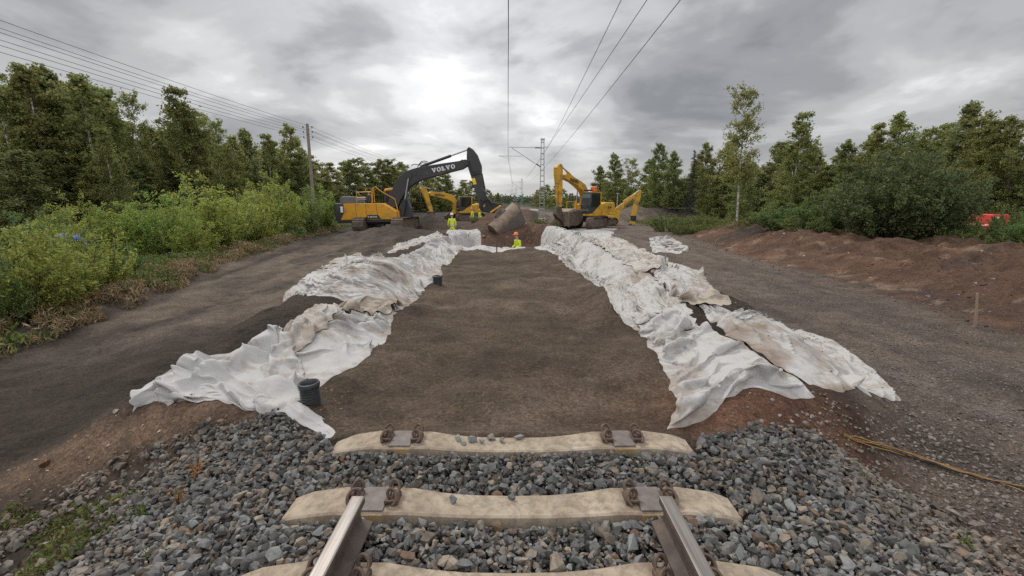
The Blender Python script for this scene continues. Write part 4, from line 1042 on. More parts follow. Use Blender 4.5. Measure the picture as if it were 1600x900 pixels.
# cab stands on the far side of the boom
cb = MB().prism(pr((632, 440), (640, 290), (668, 262), (812, 250), (836, 440), (836, 660), (632, 660)), .42, 1.42).build('cab', DGREY, root, bevel=.05)
MB().prism(pr((632, 300), (650, 258), (700, 248), (808, 238), (812, 276), (690, 284)), .38, 1.46).build('cab_roof', YEL, cb, bevel=.05)
MB().prism(pr((662, 432), (668, 296), (806, 280), (828, 432)), .41, .43).build('cab_window', GLASS_D, cb)
MB().prism(pr((772, 245), (775, 212), (830, 208), (832, 240)), .6, .95).build('beacon', ORANGE, cb, bevel=.04)
for px_, py_ in ((405, 238), (570, 214)):
    p = pr((px_, py_))[0]; mb = MB().box((p[0] + .05, .9, p[1]), (.13, .06, .10))
    mb.tube([(p[0] + .05, .9, p[1]), (p[0] + .05, .9, p[1] - 1.1)], .012, 5); mb.build('work_lamp', MIDG, cb)
# boom, tapering in thickness is kept simple: a welded box section
BY0, BY1 = -.32, .30
boomp = [vp(*p) for p in ((611, 321), (616, 306), (623, 291), (631, 280.5), (641, 273), (651, 269.8), (662, 266.8), (690, 262.8), (721, 258.6), (731, 256.2), (736.5, 258), (737, 264), (726, 270.2), (706, 275), (682, 281), (664, 286), (653, 291), (645, 297), (637, 307), (631, 316), (626, 327), (617, 329))]
bo = MB().prism(boomp, BY0, BY1).build('boom', DGREY, root, bevel=.03)
lo, le = pq((500, 372), (790, 318))
xd = Vector((le[0] - lo[0], le[1] - lo[1])); ln_ = xd.length; xd.normalize()
hh = .30; tot = 1.12 + 1.04 + .94 + 1.12 + 1.04 + .70; kx = ln_ / (tot * hh)
lettering('VOLVO', (lo[0], lo[1]), (xd.x * kx, xd.y * kx), (-xd.y * .75 - .02, xd.x * 1.0), hh, BY0 - .012).build('lettering', WHITE, bo)
mb = MB()
for p, r_ in (((645.5, 279), .24), ((655, 277), .12), ((733, 261), .17), ((622, 322), .2)):
    x, z = vp(*p); MB().lathe([(.01, BY0 - .05), (r_, BY0 - .05), (r_, BY1 + .05), (.01, BY1 + .05)], (x, 0, z), 18, 'y').build('pin_boss', DGREY, bo)
for yy, rr_, pts_ in ((-.2, .03, ((240, 285), (270, 268), (330, 275), (365, 238), (400, 230), (445, 240))), (.1, .03, ((300, 295), (360, 245), (420, 250), (500, 235), (650, 175))), (-.25, .03, ((840, 240), (870, 218), (910, 240))),
        (-.36, .028, ((925, 230), (960, 245), (962, 310), (985, 355), (1040, 375), (1085, 352))), (-.30, .03, ((980, 398), (1060, 396), (1105, 380)))):
    MB().tube([(x, yy, z) for x, z in pq(*pts_)], rr_, 6).build('hydraulic_hose', BLACK, root, smooth=True)
def cyl(root, p0, p1, f, rb, rr, ys, m1=DGREY, m2=STEEL, nm='hydraulic_cylinder'):
    for y in ys:
        a = Vector((p0[0], y, p0[1])); b = Vector((p1[0], y, p1[1])); m = a.lerp(b, f)
        c = MB().tube([a, m], rb, 12).build(nm, m1, root, smooth=True)
        MB().tube([m - (b - a) * .02, b], rr, 10).build('piston_rod', m2, c, smooth=True)
cyl(root, vp(633, 342), vp(645.5, 284), .48, .12, .065, (-.46, .44))
cyl(root, vp(662, 266), vp(735.5, 241.5), .64, .105, .055, (0.0,))
MB().prism(pr((880, 500), (985, 330), (1000, 400), (1045, 520), (1050, 645), (950, 660), (905, 600)), -.28, .28).build('boom_foot', DGREY, root, bevel=.04)
stp = [vp(*p) for p in ((736.7, 238.3), (734, 240.6), (733, 254.5), (734.2, 266), (738, 277.7), (742, 291), (747, 309.5), (750.5, 322), (755, 327), (760.8, 325), (760, 313), (757.6, 293.6), (755, 279), (754.8, 265.5), (748.8, 249.6), (742.4, 241.6))]
st_ = MB().prism(stp, -.26, .24).build('arm', DGREY, root, bevel=.03)
MB().prism(pq((985, 440), (1022, 434), (1042, 508), (1004, 516)), -.275, -.2).build('warning_sticker', STICK_Y, st_)
cyl(root, pq((1100, 385))[0], pq((1160, 700))[0], .62, .085, .05, (0.0,))
MB().prism(pq((1070, 600), (1145, 590), (1170, 700), (1165, 790), (1110, 850), (1068, 800)), -.22, .22).build('bucket_link', BLACK, root, bevel=.03)
tl = MB().prism(pq((1085, 690), (1150, 640), (1230, 720), (1300, 735), (1312, 785), (1250, 860), (1180, 850), (1120, 845)), -.42, .42).build('tiltrotator', BLACK, root, bevel=.06)
mb = MB(); mb.tube([(x, -.45, z) for x, z in pq((1215, 850), (1290, 800), (1345, 770))], .07, 8); mb.build('tilt_cylinder', YEL, tl)
mb = MB()
for q in (-.5, -.46): mb.tube([(x, q, z) for x, z in pq((1130, 760), (1140, 700), (1200, 700), (1240, 760))], .035, 6)
mb.build('hose_loop', BLACK, tl, smooth=True)
MB().box((pq((1136, 765))[0][0], -.44, pq((1136, 765))[0][1]), (.14, .06, .22)).build('yellow_marker', YEL, tl)
# wide grading bucket hanging at a steep tilt: a half-round shell with end plates and a cutting edge
bk = MB()
W = 2.45; prof = []
for k in range(15):
    a = R(95) + R(175) * k / 14
    prof.append((.50 * math.cos(a), .50 * math.sin(a)))
prof = [(.95, .44)] + prof + [(.95, -.60)]
prof = [(.20, .50)] + prof[1:-1] + [(1.32, -.60)]
sec = prof + [(p[0] * .955 + .015, p[1] * .955) for p in prof[::-1]]
n = len(prof)
vs = []; fs = []
for y in (-W / 2, W / 2): vs += [(p[0], y, p[1]) for p in sec]
m2 = len(sec)
for k in range(m2): fs.append((k, (k + 1) % m2, m2 + (k + 1) % m2, m2 + k))
for y0 in (0, m2):
    for k in range(n - 1): fs.append((y0 + k, y0 + k + 1, y0 + m2 - 2 - k, y0 + m2 - 1 - k))
bk.add(vs, fs)
axis_ = Vector((.66, .42, .62)).normalized()                        # along the bucket width, up to the right and away
opn = Vector((.42, .78, -.50)); opn = (opn - axis_ * opn.dot(axis_)).normalized()
third = opn.cross(axis_)
if third.y < 0: axis_ = -axis_; third = -third                     # the floor of the bucket is turned to the viewer
rotm = Matrix((opn, axis_, third)).transposed().to_4x4()
bc = Vector((vp(789, 344)[0], -.25, vp(789, 344)[1]))
bko = bk.build('bucket', MUD, root, bevel=.012)
bko.matrix_local = Matrix.Translation(bc) @ rotm
endp = [(.20, .50)] + prof[1:-1] + [(1.30, -.60), (.92, -.05)]
for y in (-W / 2 - .02, W / 2 + .02):
    e = MB().prism(endp, y - .02, y + .02).build('bucket_end_plate', PLATEM, bko, bevel=.01)
MB().box((1.34, 0, -.615), (.20, W + .10, .06), Matrix.Rotation(R(5), 3, 'Y')).build('cutting_edge', EDGEM, bko, bevel=.01)
MB().prism([(.02, -.515), (1.22, -.612), (1.22, -.586), (.02, -.486)], -W / 2 + .04, W / 2 - .04).build('bucket_floor', FLOORM, bko)
MB().box((-.38, 0, .25), (.28, .9, .4)).build('bucket_bracket', BKT, bko, bevel=.04)

# ------------------------------------------------------------------ yellow excavators seen facing left
def yellow_excavator(label, px0, py0, d, gz, yaw, S, boom, arm, cabw=1.0, lower_tool=True, sc=1.0):
    """boom/arm: outlines in photo pixels; yaw turns the machine about its swing axis, the profile is stretched to allow for it"""
    k = FPX / d; cs = math.cos(yaw)
    rt = thing('excavator', label, 'excavator', ((px0 - 800) / FPX * d, d, gz), yaw, 'excavators')
    f = lambda p: ((p[0] - px0) / k / cs * S, (py0 - p[1]) / k * S)
    bo = MB().prism([f(p) for p in boom], -.30, .22).build('boom', YEL2, rt, bevel=.03)
    ar = MB().prism([f(p) for p in arm], -.22, .16).build('arm', YEL2, rt, bevel=.03)
    return rt, f, bo, ar
def body_left(rt, s=1.0, hv=0.0):
    """upper structure of a mid-size machine facing -x, cab on the near (-y) side"""
    add_tracks(rt, 4.1 * s, .92 * s, .6 * s, 2.4 * s, R(12))
    MB().box((.9 * s, 0, 1.12 * s), (4.2 * s, 2.7 * s, .20 * s)).build('lower_frame', YEL2, rt, bevel=.03)
    MB().prism([(1.35 * s, 1.22 * s), (1.35 * s, 2.15 * s), (2.75 * s, 2.15 * s), (2.95 * s, 1.9 * s), (2.95 * s, 1.05 * s), (2.6 * s, 1.0 * s)], -1.30 * s, 1.30 * s).build('counterweight', YEL2, rt, bevel=.09, segs=3)
    for q in (-.55, -.2, .35, .7): MB().box((2.96 * s, q * s, 1.62 * s), (.02, .18 * s, .16 * s)).build('vent_grille', DGREY, rt)
    for q in (1.75, 2.1): MB().box((q * s, -1.305 * s, 1.72 * s), (.2 * s, .02, .16 * s)).build('vent_grille', DGREY, rt)
    MB().prism([(.2 * s, 1.22 * s), (.2 * s, 1.95 * s), (1.4 * s, 2.1 * s), (1.4 * s, 1.22 * s)], -1.25 * s, 1.25 * s).build('engine_housing', YEL2, rt, bevel=.05)
    cb = MB().prism([(-1.25 * s, 1.22 * s), (-1.30 * s, 1.9 * s), (-1.05 * s, 2.95 * s), (.42 * s, 2.95 * s), (.42 * s, 1.22 * s)], -1.32 * s, -.40 * s).build('cab', DGREY, rt, bevel=.05)
    MB().prism([(-1.05 * s, 1.75 * s), (-.95 * s, 2.80 * s), (.30 * s, 2.80 * s), (.30 * s, 1.75 * s)], -1.335 * s, -1.30 * s).build('side_window', GLASS_D, cb)
    q = MB(); q.add([(-1.275 * s, -1.24 * s, 1.42 * s), (-1.275 * s, -.48 * s, 1.42 * s), (-1.08 * s, -.48 * s, 2.84 * s), (-1.08 * s, -1.24 * s, 2.84 * s), (-1.305 * s, -1.24 * s, 1.42 * s), (-1.305 * s, -.48 * s, 1.42 * s), (-1.11 * s, -.48 * s, 2.84 * s), (-1.11 * s, -1.24 * s, 2.84 * s)], [(0, 1, 2, 3), (7, 6, 5, 4), (0, 4, 5, 1), (1, 5, 6, 2), (2, 6, 7, 3), (3, 7, 4, 0)])
    q.build('front_window', GLASS_L, cb)
    mb = MB().box((.38 * s, -1.33 * s, 2.1 * s), (.10 * s, .06, 1.75 * s)); mb.prism([(-.9 * s, 1.22 * s), (-.5 * s, 1.45 * s), (.3 * s, 1.95 * s), (.42 * s, 1.95 * s), (.42 * s, 1.22 * s)], -1.35 * s, -1.31 * s)
    mb.box((-.3 * s, -.86 * s, 2.97 * s), (1.4 * s, .92 * s, .06)); mb.build('cab_frame', YEL2, cb, bevel=.015)
    mb = MB().tube([(-.9 * s, 1.25 * s, 1.2 * s), (-.9 * s, 1.25 * s, 2.2 * s), (.2 * s, 1.25 * s, 2.2 * s), (.2 * s, 1.25 * s, 1.2 * s)], .03, 6); mb.build('handrail', YEL2, rt)
    MB().box((1.0 * s, .5 * s, 2.22 * s), (.9 * s, .9 * s, .25 * s)).build('engine_hood', DGREY, rt, bevel=.06)
    MB().tube([(1.2 * s, .9 * s, 2.2 * s), (1.2 * s, .9 * s, 2.75 * s)], .06, 8).build('exhaust_stack', DGREY, rt)
    return cb

# right of the mast
d = 39.0
def z4(*pts): return [(840 + x / 6.923, 240 + y / 6.923) for x, y in pts]
yw = R(48)
rt, f, bo, ar = yellow_excavator('yellow excavator with orange beacon on its cab, beside the lattice mast', 912, 353.5, d, -.46, yw, .90,
    z4((455, 640), (440, 560), (452, 480), (455, 420), (430, 370), (370, 320), (290, 270), (190, 235), (188, 195), (210, 178), (280, 200), (400, 255), (460, 290), (492, 345), (505, 410), (498, 480), (480, 560), (480, 640)),
    z4((98, 125), (115, 92), (145, 82), (165, 100), (168, 150), (166, 220), (168, 330), (165, 430), (160, 540), (135, 540), (130, 430), (118, 330), (108, 250), (100, 200)))
cb = body_left(rt, .98)
MB().prism([(-.2, 2.98), (-.15, 3.35), (.2, 3.4), (.38, 3.0)], -1.0, -.6).build('beacon', ORANGE, cb, bevel=.04)
MB().box((-.75, -.8, 3.06), (.4, .6, .12)).build('work_lamp', DGREY, cb, bevel=.02)
mb = MB()
for a_, b_ in (((245, 238), (355, 262)),):
    for i in range(7):
        t0, t1 = (i + .12) / 7, (i + .86) / 7
        q = [z4((a_[0] + (b_[0] - a_[0]) * t, a_[1] + (b_[1] - a_[1]) * t + o_)) [0] for t, o_ in ((t0, 18), (t1, 20), (t1, -14), (t0, -14))]
        mb.prism([f(p) for p in q], -.312, -.30)
mb.build('dark_lettering', LETK, bo)
cyl(rt, f(z4((345, 232))[0]), f(z4((158, 95))[0]), .62, .085, .05, (-.02,), YEL2)
cyl(rt, f(z4((412, 600))[0]), f(z4((440, 345))[0]), .5, .10, .06, (-.42, .34), YEL2)
cyl(rt, f(z4((112, 300))[0]), f(z4((118, 560))[0]), .70, .10, .055, (-.05,), YEL2)
MB().prism([f(p) for p in z4((115, 540), (165, 530), (185, 640), (205, 760), (170, 690), (120, 660), (95, 620))], -.18, .14).build('bucket_link', BKT, rt, bevel=.03)
arc = [(270 + 104 * math.cos(t), 655 - 96 * math.sin(t)) for t in np.linspace(R(118), R(-118), 16)]
q = [f(p) for p in z4((168, 590), *arc, (198, 752), (186, 640))]
bu = MB().prism(q, -.72, .72).build('bucket', MUD, rt, bevel=.015, smooth=True)
arc2 = [(262 + 108 * math.cos(t), 657 - 92 * math.sin(t)) for t in np.linspace(R(60), R(-112), 12)]
q = [f(p) for p in z4((192, 600), *arc2, (196, 758))]
for y_ in (-.75, .73): MB().prism(q, y_, y_ + .03).build('bucket_plate', BKT, bu)
mb = MB()
for i in range(4): mb.box((f(z4((206, 745))[0])[0] - .05, -.6 + .4 * i, f(z4((206, 748))[0])[1] - .02), (.10, .12, .22))
mb.build('bucket_teeth', BKT, bu, bevel=.02)

# beyond the workers on the left
def z3(*pts): return [(660 + x / 8.18, 290 + y / 8.18) for x, y in pts]
d = 56.0; yw = R(30)
rt, f, bo, ar = yellow_excavator('yellow excavator far back below the black boom, its boom folded left', 727, 351.5, d, -.62, yw, 1.0,
    z3((405, 415), (415, 360), (412, 300), (392, 262), (330, 232), (240, 212), (150, 190), (142, 160), (165, 142), (300, 152), (395, 180), (440, 225), (462, 268), (445, 320), (438, 415)),
    z3((50, 110), (60, 88), (88, 85), (120, 125), (135, 160), (150, 240), (170, 320), (180, 380), (150, 390), (125, 330), (105, 250), (80, 190), (62, 150)))
body_left(rt, .98)
cyl(rt, f(z3((310, 150))[0]), f(z3((80, 92))[0]), .62, .08, .05, (0.0,), DGREY)
cyl(rt, f(z3((115, 180))[0]), f(z3((165, 400))[0]), .6, .10, .06, (-.05,), BKT)
mb = MB()
for i in range(7):
    q = [z3((200 + 16 * i + dx, 176 + 2.0 * i + dz))[0] for dx, dz in ((1, 16), (12, 17), (12, -8), (1, -8))]
    mb.prism([f(p) for p in q], -.312, -.30)
mb.build('dark_lettering', LETK, bo)
MB().prism([f(p) for p in z3((130, 385), (185, 375), (205, 440), (195, 465), (150, 440))], -.5, .5).build('bucket', BKT, rt, bevel=.05)

# small excavator whose arm reaches out to the right
d = 43.5
k = FPX / d; px0, py0 = 940, 351.5
rt = thing('small_excavator', 'small yellow excavator whose thin boom and arm reach out to the right', 'excavator', ((px0 - 800) / FPX * d, d, -.42), 0, 'excavators')
f = lambda p: ((p[0] - px0) / k, (py0 - p[1]) / k)
add_tracks(rt, 2.2, .6, .4, 1.5, R(20))
MB().box((-.2, 0, .72), (2.0, 1.6, .2)).build('lower_frame', YEL2, rt, bevel=.03)
MB().prism([(-1.2, .8), (-1.2, 1.35), (-.2, 1.35), (-.2, .8)], -.75, .75).build('engine_housing', YEL2, rt, bevel=.06)
cb = MB().prism([(-.75, 1.3), (-.7, 2.0), (.15, 2.0), (.3, 1.3), (.3, .8), (-.75, .8)], -.2, .7).build('cab', DGREY, rt, bevel=.05)
MB().prism([(-.62, 1.35), (-.58, 1.9), (.10, 1.9), (.22, 1.35)], -.215, -.2).build('side_window', GLASS_D, cb)
MB().prism([(-.8, 1.98), (-.8, 2.05), (.2, 2.05), (.2, 1.98)], -.25, .75).build('cab_roof', YEL2, cb, bevel=.02)
MB().prism([f(p) for p in z4((785, 790), (800, 690), (822, 600), (850, 585), (880, 600), (868, 690), (855, 790))], -.20, .20).build('boom_foot', YEL2, rt, bevel=.03)
b2 = MB().prism([f(p) for p in z4((822, 640), (850, 580), (930, 525), (1062, 415), (1085, 408), (1090, 440), (1060, 475), (960, 560), (885, 620))], -.15, .15).build('boom', YEL2, rt, bevel=.03)
MB().prism([f(p) for p in z4((1040, 460), (1068, 410), (1090, 420), (1085, 490), (1060, 580), (1048, 690), (1000, 690), (1010, 600))], -.13, .13).build('arm', YEL2, rt, bevel=.03)
cyl(rt, f(z4((905, 530))[0]), f(z4((1070, 415))[0]), .62, .06, .04, (0.0,), YEL2)
mb = MB()
for i in range(6):
    q = [z4((915 + 16 * i + dx, 578 - 13 * i + dz))[0] for dx, dz in ((0, 10), (12, 0), (10, -14), (-2, -4))]
    mb.prism([f(p) for p in q], -.162, -.15)
mb.build('dark_lettering', LETK, b2)
MB().prism([f(p) for p in z4((990, 680), (1050, 680), (1046, 740), (1000, 735))], -.16, .16).build('quick_coupler', BLACK, rt, bevel=.02)
MB().prism([f(p) for p in z4((985, 740), (1040, 745), (1038, 768), (990, 765))], -.2, .2).build('yellow_bracket', YEL2, rt, bevel=.02)
MB().prism([f(p) for p in z4((980, 765), (1005, 770), (1003, 800), (990, 840), (975, 835))], -.22, .22).build('digging_tool', BLACK, rt, bevel=.03)
MB().prism([f(p) for p in z4((795, 800), (890, 790), (908, 815), (905, 838), (800, 812))], -.6, .6).build('dozer_blade', YEL2, rt, bevel=.02)

# ------------------------------------------------------------------ workers
HIVIS = simple('hi_vis_yellow', (.62, .74, .03), .75, 0, .12, (.35, .38, .06), 8, .12)
HIPAINT = simple('reflective_tape', (.62, .63, .60), .45)
SKIN = simple('skin', (.50, .30, .22), .6)
HELM_O = simple('orange_helmet', (.80, .20, .05), .4)
HELM_W = simple('white_helmet', (.74, .74, .72), .4)
DARKCL = simple('dark_workwear', (.05, .05, .06), .85)
BOOT = simple('boots', (.05, .04, .035), .8)
HAIR = simple('hair', (.06, .04, .03), .9)
def skin_chain(name, verts, edges, radii, mat, parent, sub=2):
    me = bpy.data.meshes.new(name); me.from_pydata(verts, edges, []); o = link(bpy.data.objects.new(name, me), parent)
    me.materials.append(mat)
    sk = o.modifiers.new('skin', 'SKIN'); sk.use_smooth_shade = True
    for v, r in zip(me.skin_vertices[0].data, radii): v.radius = r if isinstance(r, tuple) else (r, r); v.use_root = False
    me.skin_vertices[0].data[0].use_root = True
    s = o.modifiers.new('subd', 'SUBSURF'); s.levels = sub; s.render_levels = sub
    return o
def worker(label, loc, rz, arms, bend, helmet, legs=((.0, .0), (.0, .0)), trousers=None):
    """standing figure, facing local +y; arms: per side (elbow, wrist) local points; bend: lean of the trunk (radians, forwards)"""
    root = thing('person', label, 'person', loc, rz, 'workers in yellow clothes')
    b = lambda z, y=0.0: (0.0, y + math.sin(bend) * max(0, z - .92), .92 + math.cos(bend) * max(0, z - .92) if z > .92 else z)
    V = [b(.92), b(1.12), b(1.34), b(1.46), b(1.55), b(1.62, .01), b(1.73, .02)]
    Rr = [(.15, .115), (.135, .10), (.155, .11), (.09, .075), (.055, .055), (.075, .085), (.078, .092)]
    E = [(i, i + 1) for i in range(6)]
    TV, TE, TR = [b(.92), b(.86)], [(0, 1)], [(.165, .13), (.15, .125)]
    JV, JE, JR = [b(.86), b(1.0), b(1.18), b(1.36), b(1.47)], [(0, 1), (1, 2), (2, 3), (3, 4)], [(.185, .145), (.175, .135), (.175, .13), (.18, .125), (.105, .09)]
    for si, sg in ((0, -1), (1, 1)):
        k0 = len(V); lf = legs[si]
        V += [(sg * .10, 0, .86), (sg * .115, lf[0] * .5, .48), (sg * .125, lf[0], .09), (sg * .135, lf[0] + .17, .045)]
        Rr += [.095, .062, .045, (.045, .035)]; E += [(0, k0), (k0, k0 + 1), (k0 + 1, k0 + 2), (k0 + 2, k0 + 3)]
        t0 = len(TV); TV += [(sg * .10, 0, .84), (sg * .115, lf[0] * .5, .48), (sg * .125, lf[0], .13)]; TR += [.112, .09, .085]; TE += [(1, t0), (t0, t0 + 1), (t0 + 1, t0 + 2)]
        sh = b(1.43); s3 = (sg * .20, sh[1], sh[2]); k0 = len(V)
        el, wr = arms[si]
        V += [s3, el, wr, tuple(Vector(wr) + (Vector(wr) - Vector(el)).normalized() * .11)]
        Rr += [.065, .045, .034, (.040, .022)]; E += [(2, k0), (k0, k0 + 1), (k0 + 1, k0 + 2), (k0 + 2, k0 + 3)]
        j0 = len(JV); JV += [s3, el, tuple(Vector(el).lerp(Vector(wr), .92))]; JR += [.088, .068, .058]; JE += [(3, j0), (j0, j0 + 1), (j0 + 1, j0 + 2)]
        # fingers
        wv = (Vector(wr) - Vector(el)).normalized()
        hb = Vector(wr) + wv * .09; sd_ = wv.cross(Vector((0, 1, 0))); sd_ = sd_.normalized() if sd_.length > .1 else Vector((1, 0, 0))
        for q in range(4):
            k1 = len(V); p = hb + sd_ * (.018 * (q - 1.5)); L_ = (.055, .07, .065, .05)[q]
            V += [tuple(p + wv * L_ * .6), tuple(p + wv * L_ + Vector((0, .012, 0)))]; Rr += [.0095, .008]; E += [(k0 + 3, k1), (k1, k1 + 1)]
    body = skin_chain('body', V, E, Rr, SKIN, root)
    skin_chain('jacket', JV, JE, JR, HIVIS, root); skin_chain('trousers', TV, TE, TR, trousers or HIVIS, root)
    hd = Vector(b(1.73, .02))
    mb = MB()
    for z_, r_ in ((1.02, .183), (1.12, .18)):
        c = b(z_); mb.lathe([(r_, -.025), (r_ + .008, 0), (r_, .025)], (c[0], c[1], c[2]), 20)
    tp = mb.build('reflective_bands', HIPAINT, root, smooth=True); tp.scale = (1, .78, 1)
    for sg in (-1, 1):
        MB().lathe([(.01, 0), (.06, 0), (.075, .04), (.06, .10), (.05, .14)], (sg * .13, legs[0 if sg < 0 else 1][0] + .06, 0), 10).build('boot', BOOT, root, smooth=True)
    mb = MB().lathe([(.125, -.005), (.128, .01), (.112, .03), (.105, .08), (.075, .125), (.03, .145), (.001, .148)], (hd.x, hd.y, hd.z + .03), 20)
    mb.box((hd.x, hd.y + .13, hd.z + .035), (.14, .09, .012)); mb.build('helmet', helmet, root, smooth=True)
    mb = MB().tube([(0, hd.y + .085, hd.z - .01), (0, hd.y + .108, hd.z - .045), (0, hd.y + .09, hd.z - .055)], .014, 6); mb.build('nose', SKIN, body)
    mb = MB()
    for sg in (-1, 1): mb.box((sg * .032, hd.y + .083, hd.z - .005), (.022, .012, .010))
    mb.box((0, hd.y + .080, hd.z - .088), (.05, .01, .010)); mb.build('face_features', HAIR, body)
    return root
d = 33.2; p = at_d(706, 333, d)
worker('person in full yellow hi-vis clothes seen from behind beside the white sheet', (p.x, d, p.z - 1.88), R(18), (((-.27, .02, 1.16), (-.26, .12, .93)), ((.27, .02, 1.16), (.27, .10, .92))), .05, HELM_W, ((.10, 0), (-.10, 0)))
d = 44.0; p = at_d(749, 356.5, d)
worker('person in a yellow hi-vis jacket standing near the brown earth heap by the bucket', (p.x, d, p.z), R(-100), (((-.26, .05, 1.17), (-.22, .22, .98)), ((.26, .05, 1.17), (.22, .22, .98))), .12, HELM_W, ((.08, 0), (-.06, 0)), DARKCL)
d = 43.0; p = at_d(739, 356, d)
worker('person in a yellow hi-vis jacket half hidden behind a small bush by the yellow cab', (p.x, d, p.z), R(80), (((-.26, .05, 1.17), (-.22, .22, .98)), ((.26, .05, 1.17), (.22, .22, .98))), .10, HELM_O, ((.05, 0), (-.05, 0)), DARKCL)
d = 23.6; p = at_d(811.5, 363, d)
worker('person with orange helmet and yellow jacket standing down in the excavation', (p.x, d, p.z - 1.86), R(118), (((-.25, .10, 1.18), (-.18, .34, 1.05)), ((.25, .10, 1.18), (.18, .34, 1.05))), .22, HELM_O, ((.10, 0), (-.08, 0)), DARKCL)
# ------------------------------------------------------------------ poles, masts and wires
WOODP = simple('weathered_wood', (.26, .225, .185), .9, 0, .2, (.12, .10, .08), 2.5, .25)
GALV = simple('galvanised_steel', (.42, .43, .43), .55, .4, .2, (.30, .27, .24), 5, .15)
WIRE = simple('wire', (.055, .055, .058), .6, .3)
WIRE_L = simple('aluminium_wire', (.11, .11, .115), .55, .5)
INSUL = simple('insulator', (.06, .045, .04), .3)
GREEN = simple('green_sign_paint', (.03, .30, .20), .5)
CONP = simple('concrete_pole', (.40, .39, .37), .9, 0, .15, (.2, .19, .17), 3)

POLES = [(-7, -18.9), (45, -19.3), (99, -19.2), (150, -19.2)]
ARMZ = (8.62, 8.18, 7.72)
plab = ['grey wooden pole with three pairs of insulators standing among the left trees', 'plain grey pole visible under the black boom', 'thin grey pole far back between black boom and arm']
for i, (y, x) in enumerate(POLES[1:]):
    base = -.35
    rt = thing('utility_pole', plab[i], 'pole', (x, y, base), 0, 'utility poles along the left side')
    h = 9.25 if i == 0 else 8.9
    MB().tube([(0, 0, 0), (0, 0, h * .5), (0, 0, h)], [.17, .15, .125], 12).build('pole_shaft', WOODP if i == 0 else CONP, rt, smooth=True)
    for z in ARMZ:
        for sg in (-1, 1):
            zz_ = z - base - .10
            a = MB().tube([(sg * .10, 0, zz_ - .05), (sg * .30, 0, zz_ - .10), (sg * .42, 0, zz_ - .02), (sg * .42, 0, zz_ + .06)], .016, 6).build('insulator_hook', GALV, rt)
            MB().lathe([(.01, 0), (.06, .0), (.07, .04), (.045, .06), (.06, .09), (.05, .13), (.02, .15)], (sg * .42, 0, zz_ + .03), 10).build('insulator', INSUL, a, smooth=True)
def span_pts(a, b, sag, n=14):
    a, b = Vector(a), Vector(b); out = []
    for i in range(n + 1):
        t = i / n; p = a.lerp(b, t); p.z -= sag * 4 * t * (1 - t); out.append(p)
    return out
lv = ('upper', 'middle', 'lower'); sdn = {-1: 'forest', 1: 'track'}
for k, z in enumerate(ARMZ):
    for sg in (-1, 1):
        mb = MB()
        for i in range(3):
            a = (POLES[i][1] + sg * .42, POLES[i][0], z + (0.0 if i == 0 else .0)); b = (POLES[i + 1][1] + sg * .42, POLES[i + 1][0], z)
            mb.tube(span_pts(a, b, .42), .011, 5, caps=False)
        tag(mb.build('overhead_wire', WIRE, None, smooth=True), '%s overhead wire on the %s side of the utility poles' % (lv[k], sdn[sg]), 'wire', 'overhead wires on the left')

def lattice_mast(label, px, d, ztop, base, w0=.50, w1=.26, rungs=15, cant=True, extra=None):
    x = (px - 800) / FPX * d * 1.0
    rt = thing('catenary_mast', label, 'mast', (x, d, base), 0, 'catenary masts along the track')
    h = ztop - base
    mb = MB()
    for sg in (-1, 1):
        for q in (-1, 1):
            mb.tube([(sg * w0 / 2, q * .10, 0), (sg * w1 / 2, q * .08, h)], .032, 4)
    mb.build('mast_legs', GALV, rt)
    mb = MB()
    for i in range(rungs):
        t = (i + .5) / rungs; w = w0 + (w1 - w0) * t
        for q in (-1, 1): mb.box((0, q * .10, h * t), (w + .05, .015, .09))
    mb.box((0, 0, h), (w1 + .16, .25, .16)); mb.build('mast_battens', GALV, rt)
    mb = MB().box((0, 0, .1), (w0 + .35, .6, .55)); mb.build('mast_footing', CONP, rt, bevel=.04)
    if cant:
        wx = -x - .35; zt = 6.95 - base; zl = 6.02 - base
        mb = MB()
        mb.tube([(-.1, 0, zt), (wx, 0, zt + .06)], .028, 6)
        mb.tube([(-.15, 0, zl - .95), (wx + .35, 0, zt - .02)], .030, 6)
        mb.tube([((wx) * .60, 0, zl + .12), (wx - 1.0, 0, zl + .16)], .022, 6)
        mb.tube([(wx - 1.0, 0, zl + .16), (wx, 0, zl - .08)], .016, 6)
        mb.build('cantilever', GALV, rt)
        mb = MB()
        for p0, p1 in (((-.16, 0, zt), (-.75, 0, zt + .01)), ((-.16, 0, zl - .93), (-.60, 0, zl - .60))): mb.tube([p0, p1], .055, 8)
        mb.build('mast_insulator', INSUL, rt)
    mb = MB(); mb.tube([(.1, 0, zt_ := h - .75), (.55, 0, h - .72)], .03, 6); mb.build('feeder_bracket', GALV, rt)
    return rt
m1 = lattice_mast('lattice steel catenary mast nearest the camera, left of yellow excavator boom', 846, 47, 7.75, -.35)
m2 = lattice_mast('second lattice catenary mast along the corridor carrying a green plate', 815, 128, 7.75, -.35, .5, .3, 15)
MB().box((-.15, -.16, 3.4), (1.1, .04, .75)).build('green_plate', GREEN, m2, bevel=.02)
m3 = lattice_mast('third catenary mast far down the railway corridor', 806.5, 212, 7.75, -.35, .5, .3, 12)
m4 = lattice_mast('farthest catenary mast on the corridor horizon', 803.3, 300, 7.75, -.35, .5, .3, 12)

